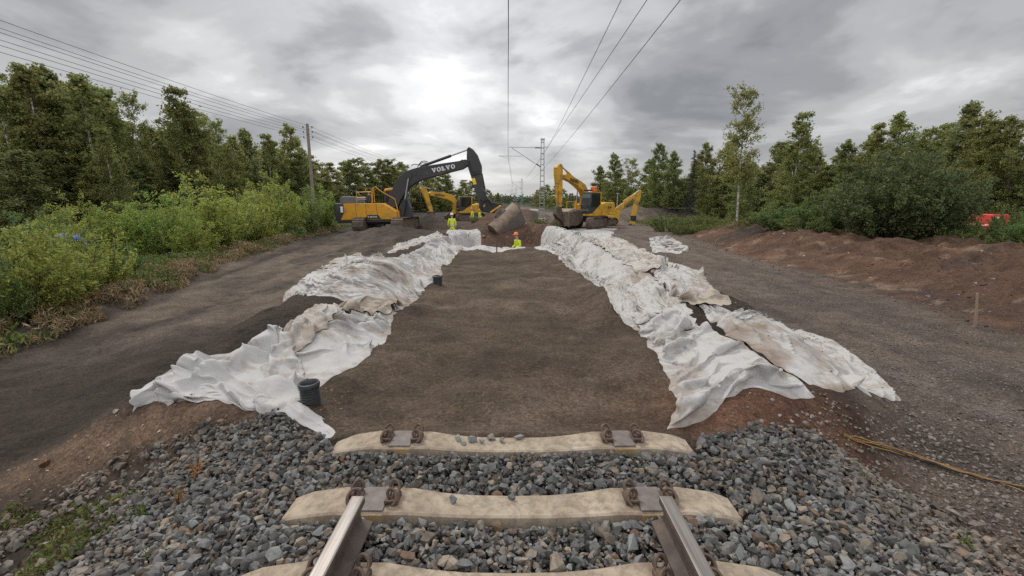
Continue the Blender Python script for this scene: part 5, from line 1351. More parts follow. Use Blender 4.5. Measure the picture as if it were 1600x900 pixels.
xs_w = [(-9, .10), (47, -.40), (128, .15), (212, -.3), (300, .1)]
mes, con_, dr = MB(), MB(), MB()
for i in range(4):
    a, b = xs_w[i], xs_w[i + 1]
    L_ = b[0] - a[0]
    pm = span_pts((a[1], a[0], 6.98), (b[1], b[0], 6.98), .35, 16); pc = span_pts((a[1], a[0], 5.96), (b[1], b[0], 5.96), .02, 16)
    mes.tube(pm, .0095, 5, caps=False); con_.tube(pc, .0100, 5, caps=False)
    for k in range(1, 16, 2): dr.tube([pm[k], pc[k]], .004, 4, caps=False)
rtc = thing('catenary_wire', 'overhead catenary and contact wire running along the track centre line', 'wire', (0, 0, 0))
mes.build('messenger_wire', WIRE, rtc, smooth=True); con_.build('contact_wire', WIRE, rtc, smooth=True); dr.build('droppers', WIRE, rtc)
for (a, b, z, lb) in (((968, 0), (866, 212), 8.05, 'inner feeder wire on the mast side, closest to the contact wire'), ((1007, 0), (870, 208), 7.95, 'middle feeder wire of the three right of the contact wire'), ((1058, 0), (868, 244), 7.15, 'outer feeder wire, lowest of the three right of the contact wire')):
    p = at_z(a[0], a[1], z); q = at_z(b[0], b[1], z)
    dv = (q - p); p0 = p - dv * (18 / dv.y); q0 = p + dv * ((47 - p.y) / dv.y); q1 = q0 + Vector((-.4, 81, 0))
    mb = MB().tube(span_pts(p0, q0, .12), .0115, 5, caps=False); mb.tube(span_pts(q0, q1, .35), .0115, 5, caps=False)
    tag(mb.build('feeder_wire', WIRE, None, smooth=True), lb, 'wire', 'feeder wires on the right')
# slim posts seen far off on the right and by the heap
for (px, d, ytop, lb) in ((965, 66, 303, 'slim pale post in front of the right trees beside the yellow arm'), (870, 95, 300, 'short dark post beyond the lattice mast')):
    p = at_d(px, ytop, d); g0 = float(H(p.x, d))
    rt = thing('lamp_post', lb, 'post', (p.x, d, g0), 0)
    h = p.z - g0
    MB().tube([(0, 0, 0), (0, 0, h)], [.09, .05], 8).build('post_shaft', GALV, rt, smooth=True)
    MB().box((.0, 0, h + .05), (.34, .16, .10)).build('post_cap', GALV, rt, bevel=.02)

# ------------------------------------------------------------------ small things
PIPE = simple('black_corrugated_plastic', (.045, .047, .050), .42, 0, .12, (.12, .10, .085), 9, .15)
BLUEP = simple('blue_pipe_lining', (.03, .13, .42), .5)
def corrugated(label, x, y, z, r, h, tilt, ribs):
    rt = thing('drain_pipe', label, 'pipe', (x, y, z), 0, 'corrugated drain pipes')
    prof = [(r * .86, -.10)]
    for i in range(ribs):
        z0 = (h - .045) * i / ribs; s = (h - .045) / ribs
        prof += [(r * .87, z0), (r * .87, z0 + s * .30), (r * 1.0, z0 + s * .44), (r * 1.0, z0 + s * .80), (r * .87, z0 + s * .97)]
    prof += [(r * .98, h - .045), (r * 1.06, h - .040), (r * 1.08, h - .022), (r * 1.03, h - .004), (r * .92, h), (r * .80, h - .008), (r * .78, h - .07)]
    o = MB().lathe(prof, n=40).build('pipe_wall', PIPE, rt, smooth=True, auto=50); o.rotation_euler = tilt
    i_ = MB().lathe([(r * .785, h - .05), (r * .775, 0.0), (r * .77, -.08), (.001, -.08)], n=32).build('pipe_lining', BLUEP, o, smooth=True)
    return rt
p = at_z(491, 650, -.17)
corrugated('black corrugated drain pipe with blue inside standing in the sand near the sleepers', p.x, p.y, -.20, .084, .355, (R(2), R(-3), 0), 13)
p = gnd(684, 447); 
corrugated('small black drain pipe stub farther off beside the pleated sheet', p[0], p[1], float(H(p[0], p[1])) - .03, .105, .20, (0, 0, 0), 6)
# yellow cable bundle on the right
CABY = simple('yellow_cable', (.30, .17, .05), .5, 0, .25, (.12, .08, .05), 6, .3); CABB = simple('black_cable', (.03, .028, .028), .5)
pp = [(1318, 684), (1345, 692), (1390, 707), (1440, 723), (1500, 741), (1550, 752), (1600, 762), (1680, 780)]
rt = thing('cable_bundle', 'frayed yellow cable bundle trailing over the dark gravel at the right edge', 'cable', tuple(at_z(1318, 684, float(H(*gnd(1318, 684))))))
org = rt.location
for j in range(5):
    pts = []
    for i, q in enumerate(pp):
        g_ = gnd(*q); w = .006 + .005 * i
        off = (j - 2.5) * w * .9 * math.sin(1.2 * i + j) ; x, y = g_[0] + off * .3, g_[1] + off
        pts.append(Vector((x, y, float(H(x, y)) + .018 + .008 * (j % 3))) - org)
    if j in (1, 4): pts = pts[:6]
    sm = []
    for i in range(len(pts) - 1):
        for t in (0, .33, .66): sm.append(pts[i].lerp(pts[i + 1], t) + Vector((0, 0, .006 * math.sin(7 * i + 9 * t + j))))
    MB().tube(sm, (.0048 if j != 3 else .008), 6).build('cable_strand', CABY if j != 3 else CABB, rt, smooth=True)
# rusty steel bar by the right ballast foot
a, b = gnd(1415, 808), gnd(1512, 848)
z = max(float(H(*a)), float(H(*b))) + .02
mb = MB(); pts = []
for t in np.linspace(0, 1, 8):
    x, y = a[0] + (b[0] - a[0]) * t, a[1] + (b[1] - a[1]) * t; pts.append((x, y, float(H(x, y)) + .030 - .03 * t * t))
mb.tube(pts, .020, 6)
tag(mb.build('steel_bar', MAT_CLIP, None, smooth=True), 'dark rusty bar half buried at the foot of the right ballast slope', 'bar')
# stakes
STK = simple('stake_wood', (.36, .26, .18), .9)
g_ = gnd(1525, 506); z = float(H(*g_)); p2 = at_d(1527, 458, g_[1])
tag(MB().tube([(g_[0], g_[1], z - .1), ((g_[0] + p2.x) / 2, g_[1], (z + p2.z) / 2), (p2.x, p2.y, p2.z)], [.023, .020, .017], 7).build('wooden_stake', STK), 'thin wooden stake upright in the brown spoil bank', 'stake', 'stakes')
g_ = at_z(776, 393, -.13); p2 = at_d(776.5, 373, g_.y)
tag(MB().tube([(g_.x, g_.y, -.3), (p2.x, p2.y, p2.z)], .022, 6).build('steel_stake', BKT), 'dark thin stake in the far end of the sand below the tilted bucket', 'stake', 'stakes')
d = 40; pa, pb = at_d(755.5, 343, d), at_d(759, 356, d)
mb = MB().tube([(pa.x, d, pa.z), (pb.x, d, pb.z)], .035, 6); mb.tube([(pa.x, d, pa.z), (pa.x - .35, d + .1, pb.z)], .035, 6); mb.tube([(pa.x, d, pa.z), (pa.x + .1, d + .5, pb.z)], .035, 6); mb.box((pa.x, d, pa.z + .08), (.16, .16, .16))
tag(mb.build('survey_tripod', YEL), 'small yellow tripod next to the worker by the earth heap', 'tripod')
# white barrier beyond the lattice mast
d = 62; a, b = at_d(826, 327.5, d), at_d(841, 329, d)
tag(MB().box(((a.x + b.x) / 2, d, (a.z + b.z) / 2), ((b.x - a.x), .35, .24)).build('white_beam', WHITE, None, bevel=.03), 'white beam lying left of the lattice mast base', 'beam')
d = 58; a = at_d(1012, 346, d)
tag(MB().box((a.x, d, a.z), (1.0, .5, .30), Matrix.Rotation(R(12), 3, 'Y')).build('white_slab', WHITE, None, bevel=.04), 'small white slab at the foot of the brown cone heap', 'slab')

# red van parked beyond the right bushes
d = 25.0; p = at_d(1538, 332, d)
zt = p.z; zb = zt - 1.95 * .78
rt = thing('van', 'red van mostly hidden by bushes at the right edge', 'van', (p.x, d, zb), R(8)); rt.scale = (.36, .78, .74)
MB().prism([(-1.3, .35), (-1.32, 1.1), (-1.15, 1.25), (-.80, 1.88), (-.65, 1.95), (1.9, 1.95), (2.0, 1.85), (2.05, .35)], -.85, .85).build('van_body', REDP, rt, bevel=.08, segs=3)
MB().prism([(-.95, 1.25), (-.66, 1.78), (-.05, 1.78), (-.05, 1.25)], -.865, -.84).build('side_window', GLASS_D, rt)
MB().box((.2, -.86, 1.72), (1.3, .03, .12)).build('white_stripe', WHITE, rt)
for sg in (-1, 1):
    for x in (-.75, 1.35):
        w_ = MB().lathe([(.12, -.1), (.28, -.1), (.32, -.06), (.32, .06), (.28, .1), (.12, .1)], (x, sg * .80, .32), 20, 'y').build('wheel', BLACK, rt, smooth=True)
        MB().lathe([(.01, -.09), (.18, -.09), (.18, .09), (.01, .09)], (x, sg * .80, .32), 16, 'y').build('rim', STEEL, w_)
MB().box((-1.34, 0, .5), (.10, 1.6, .22)).build('bumper', BLACK, rt, bevel=.03)
# blue tarpaulin among the left bushes
TARP = simple('blue_tarpaulin', (.05, .13, .55), .45)
x, y = 0, 0; nuv = 24
U, V_ = np.meshgrid(np.linspace(-1, 1, nuv), np.linspace(-1, 1, nuv))
p = at_d(103, 367, 12.4)
Z = .75 * np.sqrt(np.clip(1 - .8 * U ** 2 - .7 * V_ ** 2, .02, 1)) + .10 * fbm(U * 3, V_ * 3, 7, 3)
ii = np.arange(nuv * nuv).reshape(nuv, nuv); F = np.stack([ii[:-1, :-1], ii[:-1, 1:], ii[1:, 1:], ii[1:, :-1]], -1).reshape(-1, 4)
o = np_obj('tarpaulin', np.stack([U * .24, V_ * .4, Z * .5 - .40], -1).reshape(-1, 3), F, TARP, True)
o.location = (p.x, p.y, p.z + .08); so = o.modifiers.new('t', 'SOLIDIFY'); so.thickness = .01
tag(o, 'bright blue tarpaulin showing through the bushes on the left', 'tarpaulin')
# ------------------------------------------------------------------ trees, bushes, undergrowth
def leaf_mat(name, trans=.32, var=.22, rough=.55):
    m = Mt(name, rough, 0, .25)
    oi = m.n('ShaderNodeObjectInfo')
    hs = m.n('ShaderNodeHueSaturation')
    m.l(m.attr(), hs.inputs['Color'])
    mr = m.n('ShaderNodeMapRange'); m.l(oi.outputs['Random'], mr.inputs[0]); mr.inputs[3].default_value = 1 - var; mr.inputs[4].default_value = 1 + var
    m.l(mr.outputs[0], hs.inputs['Value'])
    mr2 = m.n('ShaderNodeMapRange'); m.l(m.math('FRACT', m.math('MULTIPLY', oi.outputs['Random'], 7.31)), mr2.inputs[0]); mr2.inputs[3].default_value = .475; mr2.inputs[4].default_value = .515
    m.l(mr2.outputs[0], hs.inputs['Hue'])
    m.col(hs.outputs[0])
    tr = m.n('ShaderNodeBsdfTranslucent'); m.l(hs.outputs[0], tr.inputs[0])
    mxs = m.n('ShaderNodeMixShader'); mxs.inputs[0].default_value = trans
    m.l(m.b.outputs[0], mxs.inputs[1]); m.l(tr.outputs[0], mxs.inputs[2]); m.l(mxs.outputs[0], m.out.inputs[0])
    return m.m
MAT_LEAF = leaf_mat('tree_leaves', .52); MAT_BUSH = leaf_mat('bush_leaves', .42, .14); MAT_WEED = leaf_mat('weed_leaves', .3, .0); MAT_NEEDLE = leaf_mat('spruce_needles', .1, .1)
def bark(name, c1, c2, sc):
    m = Mt(name, .9); co = m.coord(); mp = m.n('ShaderNodeMapping'); mp.inputs['Scale'].default_value = (1, 1, .35 if name != 'birch_bark' else 1.6); m.l(co, mp.inputs[0])
    n1 = m.noise(mp.outputs[0], sc, 5, .65); m.col(m.mixc(m.ramp(n1, [(.42, 0.0), (.6, 1.0)]), c1, c2)); m.nrm(m.bump(n1, .4, .02)); return m.m
BARK_B = bark('birch_bark', (.62, .60, .56), (.16, .14, .12), 2.6); BARK_G = bark('grey_bark', (.13, .115, .095), (.07, .06, .05), 5)
BARK_T = bark('twig_bark', (.11, .085, .06), (.06, .05, .04), 8)

def leaves(c, size, asp, rng, droop=.3, colr=None, axis=None):
    """rhombus leaves at points c"""
    n = len(c); a = rng.normal(size=(n, 3)) if axis is None else axis + rng.normal(size=(n, 3)) * .55
    a[:, 2] -= droop; a /= np.linalg.norm(a, axis=1, keepdims=True)
    b = np.cross(a, rng.normal(size=(n, 3))); b /= np.linalg.norm(b, axis=1, keepdims=True)
    s = (size * rng.uniform(.6, 1.35, n))[:, None]
    nn = np.cross(a, b)
    V = np.stack([c - a * s * .5, c + b * s * asp * .5 + a * s * .05, c + a * s * .5 - nn * s * .12, c - b * s * asp * .5 + a * s * .05], 1).reshape(-1, 3)
    F = np.arange(4 * n).reshape(n, 4)
    return V, F, np.repeat(colr, 4, 0)
def leaf_cols(n, base, rng, warm=.25):
    v = rng.uniform(.60, 1.40, (n, 1)); k = rng.random((n, 1))
    c = np.array(base) * v
    return np.where(k < warm, c * np.array([1.28, 1.12, .8]), np.where(k > .85, c * np.array([.82, .95, 1.1]), c))

class TreeProto: limbs = None
def grow(seed, kind):
    rng = np.random.default_rng(seed); t_ = TreeProto(); Hh = 10.0
    P = dict(birch=dict(t0=.15, nl=58, R=1.70, el=(52, 15), tw=9, lf=27, ls=.17, asp=.62, hang=.55, col=(.25, .275, .098), sp=.155, tr=.075),
             lone=dict(t0=.34, nl=54, R=1.45, el=(56, 25), tw=8, lf=28, ls=.135, asp=.65, hang=.40, col=(.24, .27, .098), sp=.15, tr=.065),
             broad=dict(t0=.08, nl=64, R=2.10, el=(50, 5), tw=9, lf=28, ls=.18, asp=.7, hang=.25, col=(.23, .262, .094), sp=.185, tr=.085),
             aspen=dict(t0=.10, nl=60, R=1.5, el=(54, 15), tw=9, lf=30, ls=.175, asp=.8, hang=.15, col=(.22, .255, .106), sp=.20, tr=.08))[kind]
    wx, wy = rng.normal(0, .18, 2); ph = rng.uniform(0, 6)
    def trunk(t): return np.array([wx * t * 1.6 + .12 * math.sin(3 * t + ph), wy * t * 1.6 + .12 * math.cos(2.4 * t + ph), Hh * t])
    wood = MB(); limbs = MB(); wood.tube([trunk(t) for t in np.linspace(0, 1, 12)], [P['tr'] * (1 - .88 * t) + .012 for t in np.linspace(0, 1, 12)], 7)
    pts, axs = [], []
    az = rng.uniform(0, 6)
    gap = [rng.uniform(.3, .9) for _ in range(3)]
    for i in range(P['nl']):
        u = (i + rng.uniform(-.4, .4)) / P['nl']; u = min(max(u, 0), .99) ** 1.18; t = P['t0'] + (1 - P['t0']) * u
        if kind == 'lone' and any(abs(u - g) < .035 for g in gap): continue
        az += 2.4 + rng.normal(0, .5)
        if kind == 'lone': rad = np.interp(u, [0, .25, .5, .62, .75, .92, 1], [.75, 1.0, .72, .55, .85, .62, .25])
        elif kind == 'birch': rad = np.interp(u, [0, .2, .5, .78, .92, 1], [.8, 1.0, .84, .46, .20, .06])
        elif kind == 'aspen': rad = np.interp(u, [0, .2, .6, .85, 1], [.7, .95, .85, .42, .08])
        else: rad = np.interp(u, [0, .2, .5, .8, 1], [.75, 1.0, .98, .64, .16])
        ln_ = P['R'] * rad * rng.uniform(.45, 1.30) * (1 + .22 * math.sin(3 * az + 9 * u + ph))
        el = R(P['el'][1] + (P['el'][0] - P['el'][1]) * u + rng.normal(0, 9))
        d = np.array([math.cos(az) * math.cos(el), math.sin(az) * math.cos(el), math.sin(el)])
        base = trunk(t); L_ = ln_ / max(.5, math.cos(el)); L_ = min(L_, (1.02 - t) * Hh / max(.25, math.sin(el)) + .5)
        sag = P['hang'] * L_ * .28
        lp = [base + d * L_ * q + np.array([0, 0, -sag * q * q]) for q in np.linspace(0, 1, 5)]
        r0 = P['tr'] * .30 * (1 - .6 * u); limbs.tube(lp, [r0 * (1 - .8 * q) + .004 for q in np.linspace(0, 1, 5)], 5, caps=False)
        for j in range(P['tw']):
            q = rng.uniform(.25, 1.0) ** .8; k = q * 4; a = int(min(k, 3)); b0 = lp[a] + (lp[a + 1] - lp[a]) * (k - a)
            td = d * .5 + rng.normal(size=3) * .62; td[2] -= P['hang'] * rng.uniform(.2, 1.4); td /= np.linalg.norm(td)
            tl = rng.uniform(.35, .95) * (1.15 - .4 * q) * (1.12 - .55 * u)
            m = max(3, int(P['lf'] * rng.uniform(.3, 1.6) * (1.15 - .5 * u)))
            s = rng.random((m, 1)) ** .8
            c = b0 + td * tl * s + rng.normal(size=(m, 3)) * P['sp'] * (.45 + .55 * s) * (1.1 - .45 * u)
            pts.append(c); axs.append(np.repeat(td[None], m, 0))
    c = np.concatenate(pts); n = len(c)
    V, F, Cc = leaves(c, P['ls'], P['asp'], rng, P['hang'], leaf_cols(n, P['col'], rng))
    t_.crown = np_mesh('crown', V, F, MAT_LEAF, False, Cc)
    bmk = BARK_B if kind in ('birch', 'lone') else BARK_G
    o = wood.build('trunk', bmk, None, smooth=True); t_.trunk = o.data; bpy.data.objects.remove(o)
    o = limbs.build('limbs', BARK_T, None, smooth=True); t_.limbs = o.data; bpy.data.objects.remove(o)
    return t_
def grow_spruce(seed):
    rng = np.random.default_rng(seed); t_ = TreeProto(); wood = MB(); wood.tube([(0, 0, 0), (.03, 0, 5), (0, .02, 10)], [.12, .07, .01], 7)
    pts, axs = [], []
    for i in range(120):
        u = (i + rng.random()) / 120; z = 1.0 + 8.9 * u; rad = 1.65 * (1 - u) ** .85 * rng.uniform(.7, 1.15) + .08; az = rng.uniform(0, 2 * PI)
        d = np.array([math.cos(az), math.sin(az), -.18 + .35 * u]); m = int(40 * rad) + 12
        s = rng.random((m, 1)); c = np.array([0, 0, z]) + d * rad * s + np.c_[rng.normal(0, .09, m), rng.normal(0, .09, m), rng.normal(-.05, .05, m) - .22 * s[:, 0] * rad * .5]
        pts.append(c); axs.append(np.repeat(d[None], m, 0))
        wood.tube([(0, 0, z), tuple(np.array([0, 0, z]) + d * rad)], [.02, .006], 4, caps=False)
    c = np.concatenate(pts); V, F, Cc = leaves(c, .17, .28, rng, .25, leaf_cols(len(c), (.036, .052, .030), rng, .1), np.concatenate(axs))
    t_.crown = np_mesh('crown', V, F, MAT_NEEDLE, False, Cc); o = wood.build('trunk', BARK_G, None); t_.trunk = o.data; bpy.data.objects.remove(o); return t_
def grow_bush(seed, n_st, h, rad, lf, ls, asp, col, warm, flat=.9, hang=.05):
    """multi-stemmed shrub, about h high and rad in radius"""
    rng = np.random.default_rng(seed); t_ = TreeProto(); wood = MB(); pts, axs = [], []
    for i in range(n_st):
        az = rng.uniform(0, 2 * PI); rr = rad * math.sqrt(rng.random()); b0 = np.array([math.cos(az) * rr * .45, math.sin(az) * rr * .45, 0])
        tip = np.array([math.cos(az) * rr, math.sin(az) * rr, h * math.sqrt(max(.05, 1 - flat * (rr / rad) ** 2)) * rng.uniform(.55, 1.16)])
        mid = b0 * .5 + tip * .5 + np.array([math.cos(az), math.sin(az), 0]) * rad * .06 + rng.normal(0, .06, 3)
        sp_ = [b0, mid, tip]; wood.tube(sp_, [.018, .011, .003], 4, caps=False)
        for j in range(9):
            q = rng.uniform(.12, 1.0); p = (1 - q) ** 2 * b0 + 2 * q * (1 - q) * mid + q * q * tip
            td = rng.normal(size=3) * .7 + np.array([math.cos(az) * .6, math.sin(az) * .6, .75]); td /= np.linalg.norm(td); td[2] -= hang
            tl = rng.uniform(.18, .50) * h * .30
            m = max(2, int(lf * rng.uniform(.5, 1.5))); s = rng.random((m, 1))
            c = p + td * tl * s + rng.normal(size=(m, 3)) * (.026 + .016 * h) * (1.2 - .6 * s)
            pts.append(c); axs.append(np.repeat(td[None], m, 0))
    c = np.concatenate(pts); k = c[:, 2] > -.02; c = c[k]; ax_ = np.concatenate(axs)[k]
    V, F, Cc = leaves(c, ls, asp, rng, .05, leaf_cols(len(c), col, rng, warm), ax_)
    t_.crown = np_mesh('foliage', V, F, MAT_BUSH, False, Cc); o = wood.build('stems', BARK_T, None); t_.trunk = o.data; bpy.data.objects.remove(o); return t_

TP = {'birch': [grow(s, 'birch') for s in (1, 2, 3)], 'broad': [grow(s, 'broad') for s in (11, 12, 13)], 'aspen': [grow(s, 'aspen') for s in (21, 22)], 'lone': [grow(31, 'lone')], 'spruce': [grow_spruce(41)]}
def plant(proto, nm, label, cat, loc, rz, sc, group=None, parts=('trunk', 'crown'), tilt=(0, 0)):
    root = thing(nm, label, cat, loc, rz, group); root.scale = sc if isinstance(sc, tuple) else (sc,) * 3
    root.rotation_euler = (tilt[0], tilt[1], rz)
    link(bpy.data.objects.new(parts[0], proto.trunk), root); link(bpy.data.objects.new(parts[1], proto.crown), root)
    if proto.limbs is not None: link(bpy.data.objects.new('limbs', proto.limbs), root)
    return root
rng = np.random.default_rng(77)
def tree_at(px, d, ytop, kind, label, nm, wid=1.0, group=None, v=None, drop=.35, tilt=(0, 0)):
    top = at_d(px, ytop, d); g0 = float(H(top.x, d)) - .05; h = max(2.0, top.z - g0) * rng.uniform(.99, 1.01)
    pl = TP[kind]; p = pl[(int(px) if v is None else v) % len(pl)]
    w = h / 10 * wid
    return plant(p, nm, label, 'tree', (top.x, d, g0), rng.uniform(0, 2 * PI), (w, w, h / 10), group, tilt=tilt)
GL, GR = 'trees of the left wood', 'trees of the right wood'
LT = [(2, 26, 128, 'birch', 1.15, 'dark leafy birch cut by the left photo edge, top under the lowest wire'), (42, 27, 106, 'birch', 1.15, 'tall birch with twin tufted tops at the far left of the left wood'),
      (84, 29, 116, 'aspen', 1.25, 'tall dark tree second of the tufted pair on the left, plume-like top'), (120, 28, 123, 'birch', 1.2, 'full dark birch right of the plume-topped tree in the left wood'),
      (150, 31, 150, 'broad', 1.0, 'dark dense tree whose crown slopes down to the right in the left wood'), (163, 25.5, 205, 'birch', .95, 'lighter green young birch with white stem showing above the willow bushes'),
      (186, 33, 185, 'aspen', 1.1, 'mid-green tree right of the sloping dark crown, left wood'), (203, 31, 157, 'lone', .85, 'thin sparse birch with bare-looking top and long white stem, left wood'),
      (238, 34, 206, 'broad', 1.0, 'lower dark tree between sparse birch and tallest pointed birch, left wood'), (268, 33, 141, 'birch', 1.15, 'tallest pointed birch in the middle of the left wood, light green'),
      (300, 34, 176, 'birch', 1.1, 'light green birch leaning on the right flank of the tallest pointed one'), (338, 38, 194, 'lone', 1.1, 'slender see-through birch right of the light green pair, left wood'),
      (360, 37, 214, 'birch', 1.1, 'small light birch between the see-through one and a rounder tree, left wood'), (390, 40, 208, 'aspen', 1.25, 'rounded mid-green tree left of the wooden pole group'),
      (418, 47, 211, 'birch', 1.2, 'broad birch left of the twin-topped tree beside the wooden pole'), (446, 51, 203, 'broad', 1.0, 'twin-topped tree just left of the wooden utility pole'), (474, 56, 236, 'broad', 1.0, 'dark rounded tree directly behind the wooden utility pole')]
for (px, d, yt, k, w, lb) in LT: tree_at(px, d, yt, k, lb, 'birch_tree' if k in ('birch', 'lone') else 'leafy_tree', w, GL)
for i in range(26):
    px = 5 + i * 19 + rng.uniform(-8, 8); d = 38 + 8 * (i % 3) + px * .022 + rng.uniform(-2, 2)
    sky = np.interp(px, [0, 45, 120, 160, 200, 238, 268, 300, 340, 400, 450, 480], [130, 120, 132, 170, 210, 215, 170, 195, 222, 225, 215, 245])
    tree_at(px, d, sky + rng.uniform(0, 26), ('broad', 'birch', 'broad')[i % 3], 'leafy tree in the rear of the left wood, mostly hidden by others', 'leafy_tree', 1.5, 'rear trees of the left wood', v=i)
for i in range(7):
    tree_at(-45 - 62 * i, 29 + rng.uniform(-2, 3), 120 + rng.uniform(-10, 30), ('birch', 'broad')[i % 2], 'tree of the left wood standing beyond the left edge of the view', 'leafy_tree', 1.5, 'left wood beyond the view', v=i)
for i in range(22):
    px = -15 + i * 24 + rng.uniform(-8, 8); d = np.interp(px, [0, 200, 380, 480], [24, 29, 42, 52]) + rng.uniform(-1, 2)
    tree_at(px, d, np.interp(px, [0, 150, 300, 480], [240, 262, 262, 272]) + rng.uniform(-12, 16), ('broad', 'aspen')[i % 2], 'low bushy tree along the front foot of the left wood', 'leafy_tree', 1.7, 'low trees before the left wood', v=i)
for i in range(15):
    px = 498 + i * 17 + rng.uniform(-5, 5); d = 66 + i * 4.0 + rng.uniform(-3, 3)
    sky = np.interp(px, [495, 520, 560, 590, 640, 690, 740], [262, 252, 250, 256, 260, 276, 288])
    tree_at(px, d, sky + rng.uniform(-4, 8), ('broad', 'birch', 'broad')[i % 3], 'taller tree in the receding row behind the left excavator', 'leafy_tree', 1.9, 'receding trees behind the left excavator', v=i)
for i in range(14):
    px = 495 + i * 19 + rng.uniform(-6, 6); d = 62 + i * 4.0
    tree_at(px, d, np.interp(px, [495, 600, 740], [285, 288, 305]) + rng.uniform(-6, 8), ('aspen', 'broad')[i % 2], 'lower bushy tree before the receding row behind the left excavator', 'leafy_tree', 1.9, 'low trees before the receding row', v=i)
RT = [(942, 92, 262, 'aspen', 1.4, 'small grey-green tree at the track-side end of the right wood'), (966, 84, 244, 'broad', 1.2, 'rounded tree second from the track-side end of the right wood'), (990, 80, 252, 'lone', 1.3, 'thin-topped tree left of the tall round crown, right wood'),
      (1030, 70, 229, 'broad', 1.0, 'tall round-topped tree left of the dark spruce, right wood'), (1058, 66, 241, 'aspen', 1.2, 'mid-green tree between the round-topped tree and the dark spruce'), (1086, 58, 233, 'spruce', .95, 'dark pointed spruce among pale green leaf trees, right wood'),
      (1112, 60, 228, 'broad', 1.0, 'tall tree directly right of the dark spruce'), (1140, 58, 224, 'birch', 1.3, 'pale birch behind and left of the leaning white birch'), (1160, 42, 262, 'broad', 1.1, 'bushy tree at the foot of the leaning white birch, left side'),
      (1215, 50, 228, 'aspen', 1.3, 'mid-green tree between the leaning birch and the tall pointed birch'), (1252, 41, 181, 'birch', 1.2, 'tall pointed birch with wispy tip right of the leaning birch'), (1292, 42, 234, 'birch', 1.2, 'light birch in the dip right of the tall pointed birch'),
      (1330, 38, 226, 'aspen', 1.2, 'grey-green tree left of the big dark bush, right wood'), (1372, 36, 198, 'birch', 1.15, 'leafy birch above the left half of the big dark bush'), (1404, 35, 178, 'birch', 1.15, 'tall birch above the middle of the big dark bush'),
      (1442, 36, 204, 'broad', 1.0, 'dense tree above the right half of the big dark bush'), (1480, 33, 196, 'birch', 1.2, 'birch right of the big dark bush with drooping crown'), (1506, 31, 170, 'aspen', 1.15, 'tallest dark tree above the red van'),
      (1545, 29, 192, 'broad', 1.0, 'dense dark tree right of the tallest one, above the red van'), (1580, 28, 190, 'birch', 1.2, 'drooping light birch near the right photo edge'), (1604, 27, 186, 'broad', 1.0, 'dense tree cut by the right photo edge')]
for (px, d, yt, k, w, lb) in RT: tree_at(px, d, yt, k, lb, {'birch': 'birch_tree', 'lone': 'birch_tree', 'spruce': 'spruce_tree'}.get(k, 'leafy_tree'), w, GR)
for i in range(30):
    px = 935 + i * 23 + rng.uniform(-9, 9); d = np.interp(px, [930, 1100, 1300, 1620], [98, 76, 52, 38]) + rng.uniform(-3, 3)
    sky = np.interp(px, [935, 965, 1030, 1110, 1200, 1250, 1300, 1400, 1500, 1620], [275, 262, 250, 245, 250, 225, 250, 215, 200, 205])
    tree_at(px, d, sky + rng.uniform(0, 24), ('broad', 'birch', 'broad')[i % 3], 'leafy tree in the rear of the right wood, mostly hidden by others', 'leafy_tree', 1.65, 'rear trees of the right wood', v=i)
for i in range(24):
    px = 950 + i * 28 + rng.uniform(-9, 9)
    if 1500 < px < 1590: continue
    d = np.interp(px, [930, 1100, 1300, 1620], [84, 62, 37, 26]) + rng.uniform(-2, 2)
    tree_at(px, d, np.interp(px, [950, 1100, 1300, 1600], [292, 280, 272, 258]) + rng.uniform(-10, 10), ('broad', 'aspen')[i % 2], 'low bushy tree along the front foot of the right wood', 'leafy_tree', 1.75, 'low trees before the right wood', v=i)
# the leaning birch that stands out in front
b0 = at_d(1150, 354, 30.5); top = at_d(1184, 147, 30.5); g0 = float(H(b0.x, 30.5)) - .05; h = top.z - g0
plant(TP['lone'][0], 'birch_tree', 'lone slender birch with white stem leaning right in front of the right wood', 'tree', (b0.x, 30.5, g0), R(40), (h / 10 * 1.12, h / 10 * 1.12, h / 10), GR, tilt=(0, R(1.5)))
# trees along the far corridor
for i, (px, d, yt) in enumerate([(776, 170, 303), (762, 150, 298), (748, 135, 292), (838, 190, 298), (848, 170, 294), (858, 150, 290), (868, 135, 291), (880, 120, 296), (890, 112, 303), (903, 105, 318), (912, 110, 319)]):
    tree_at(px, d, yt, 'broad', 'small tree in the clump along the far railway corridor %s' % ('left of the wires' if px < 800 else 'behind the lattice mast'), 'leafy_tree', 1.7 if px < 890 or px < 800 else 1.2, 'far corridor trees', v=i)
# the far wood on the horizon, one mass
wr = np.random.default_rng(9); pts = []
for i in range(900):
    a = R(wr.uniform(-75, 75)); r = wr.uniform(330, 520); x, y = math.sin(a) * r, math.cos(a) * r
    if abs(x) < 5: pass
    hh = wr.uniform(5.0, 8.5) * (r / 420); c = wr.normal(size=(60, 3)) * np.array([2.6, 2.6, hh * .22]) + np.array([x, y, hh * .5]); pts.append(c)
c = np.concatenate(pts); V, F, Cc = leaves(c, 1.5, .8, wr, .1, leaf_cols(len(c), (.085, .105, .06), wr))
tag(np_obj('far_woods', V, F, MAT_LEAF, False, Cc), 'distant wooded horizon beyond the railway corridor', 'woods', kind='stuff')

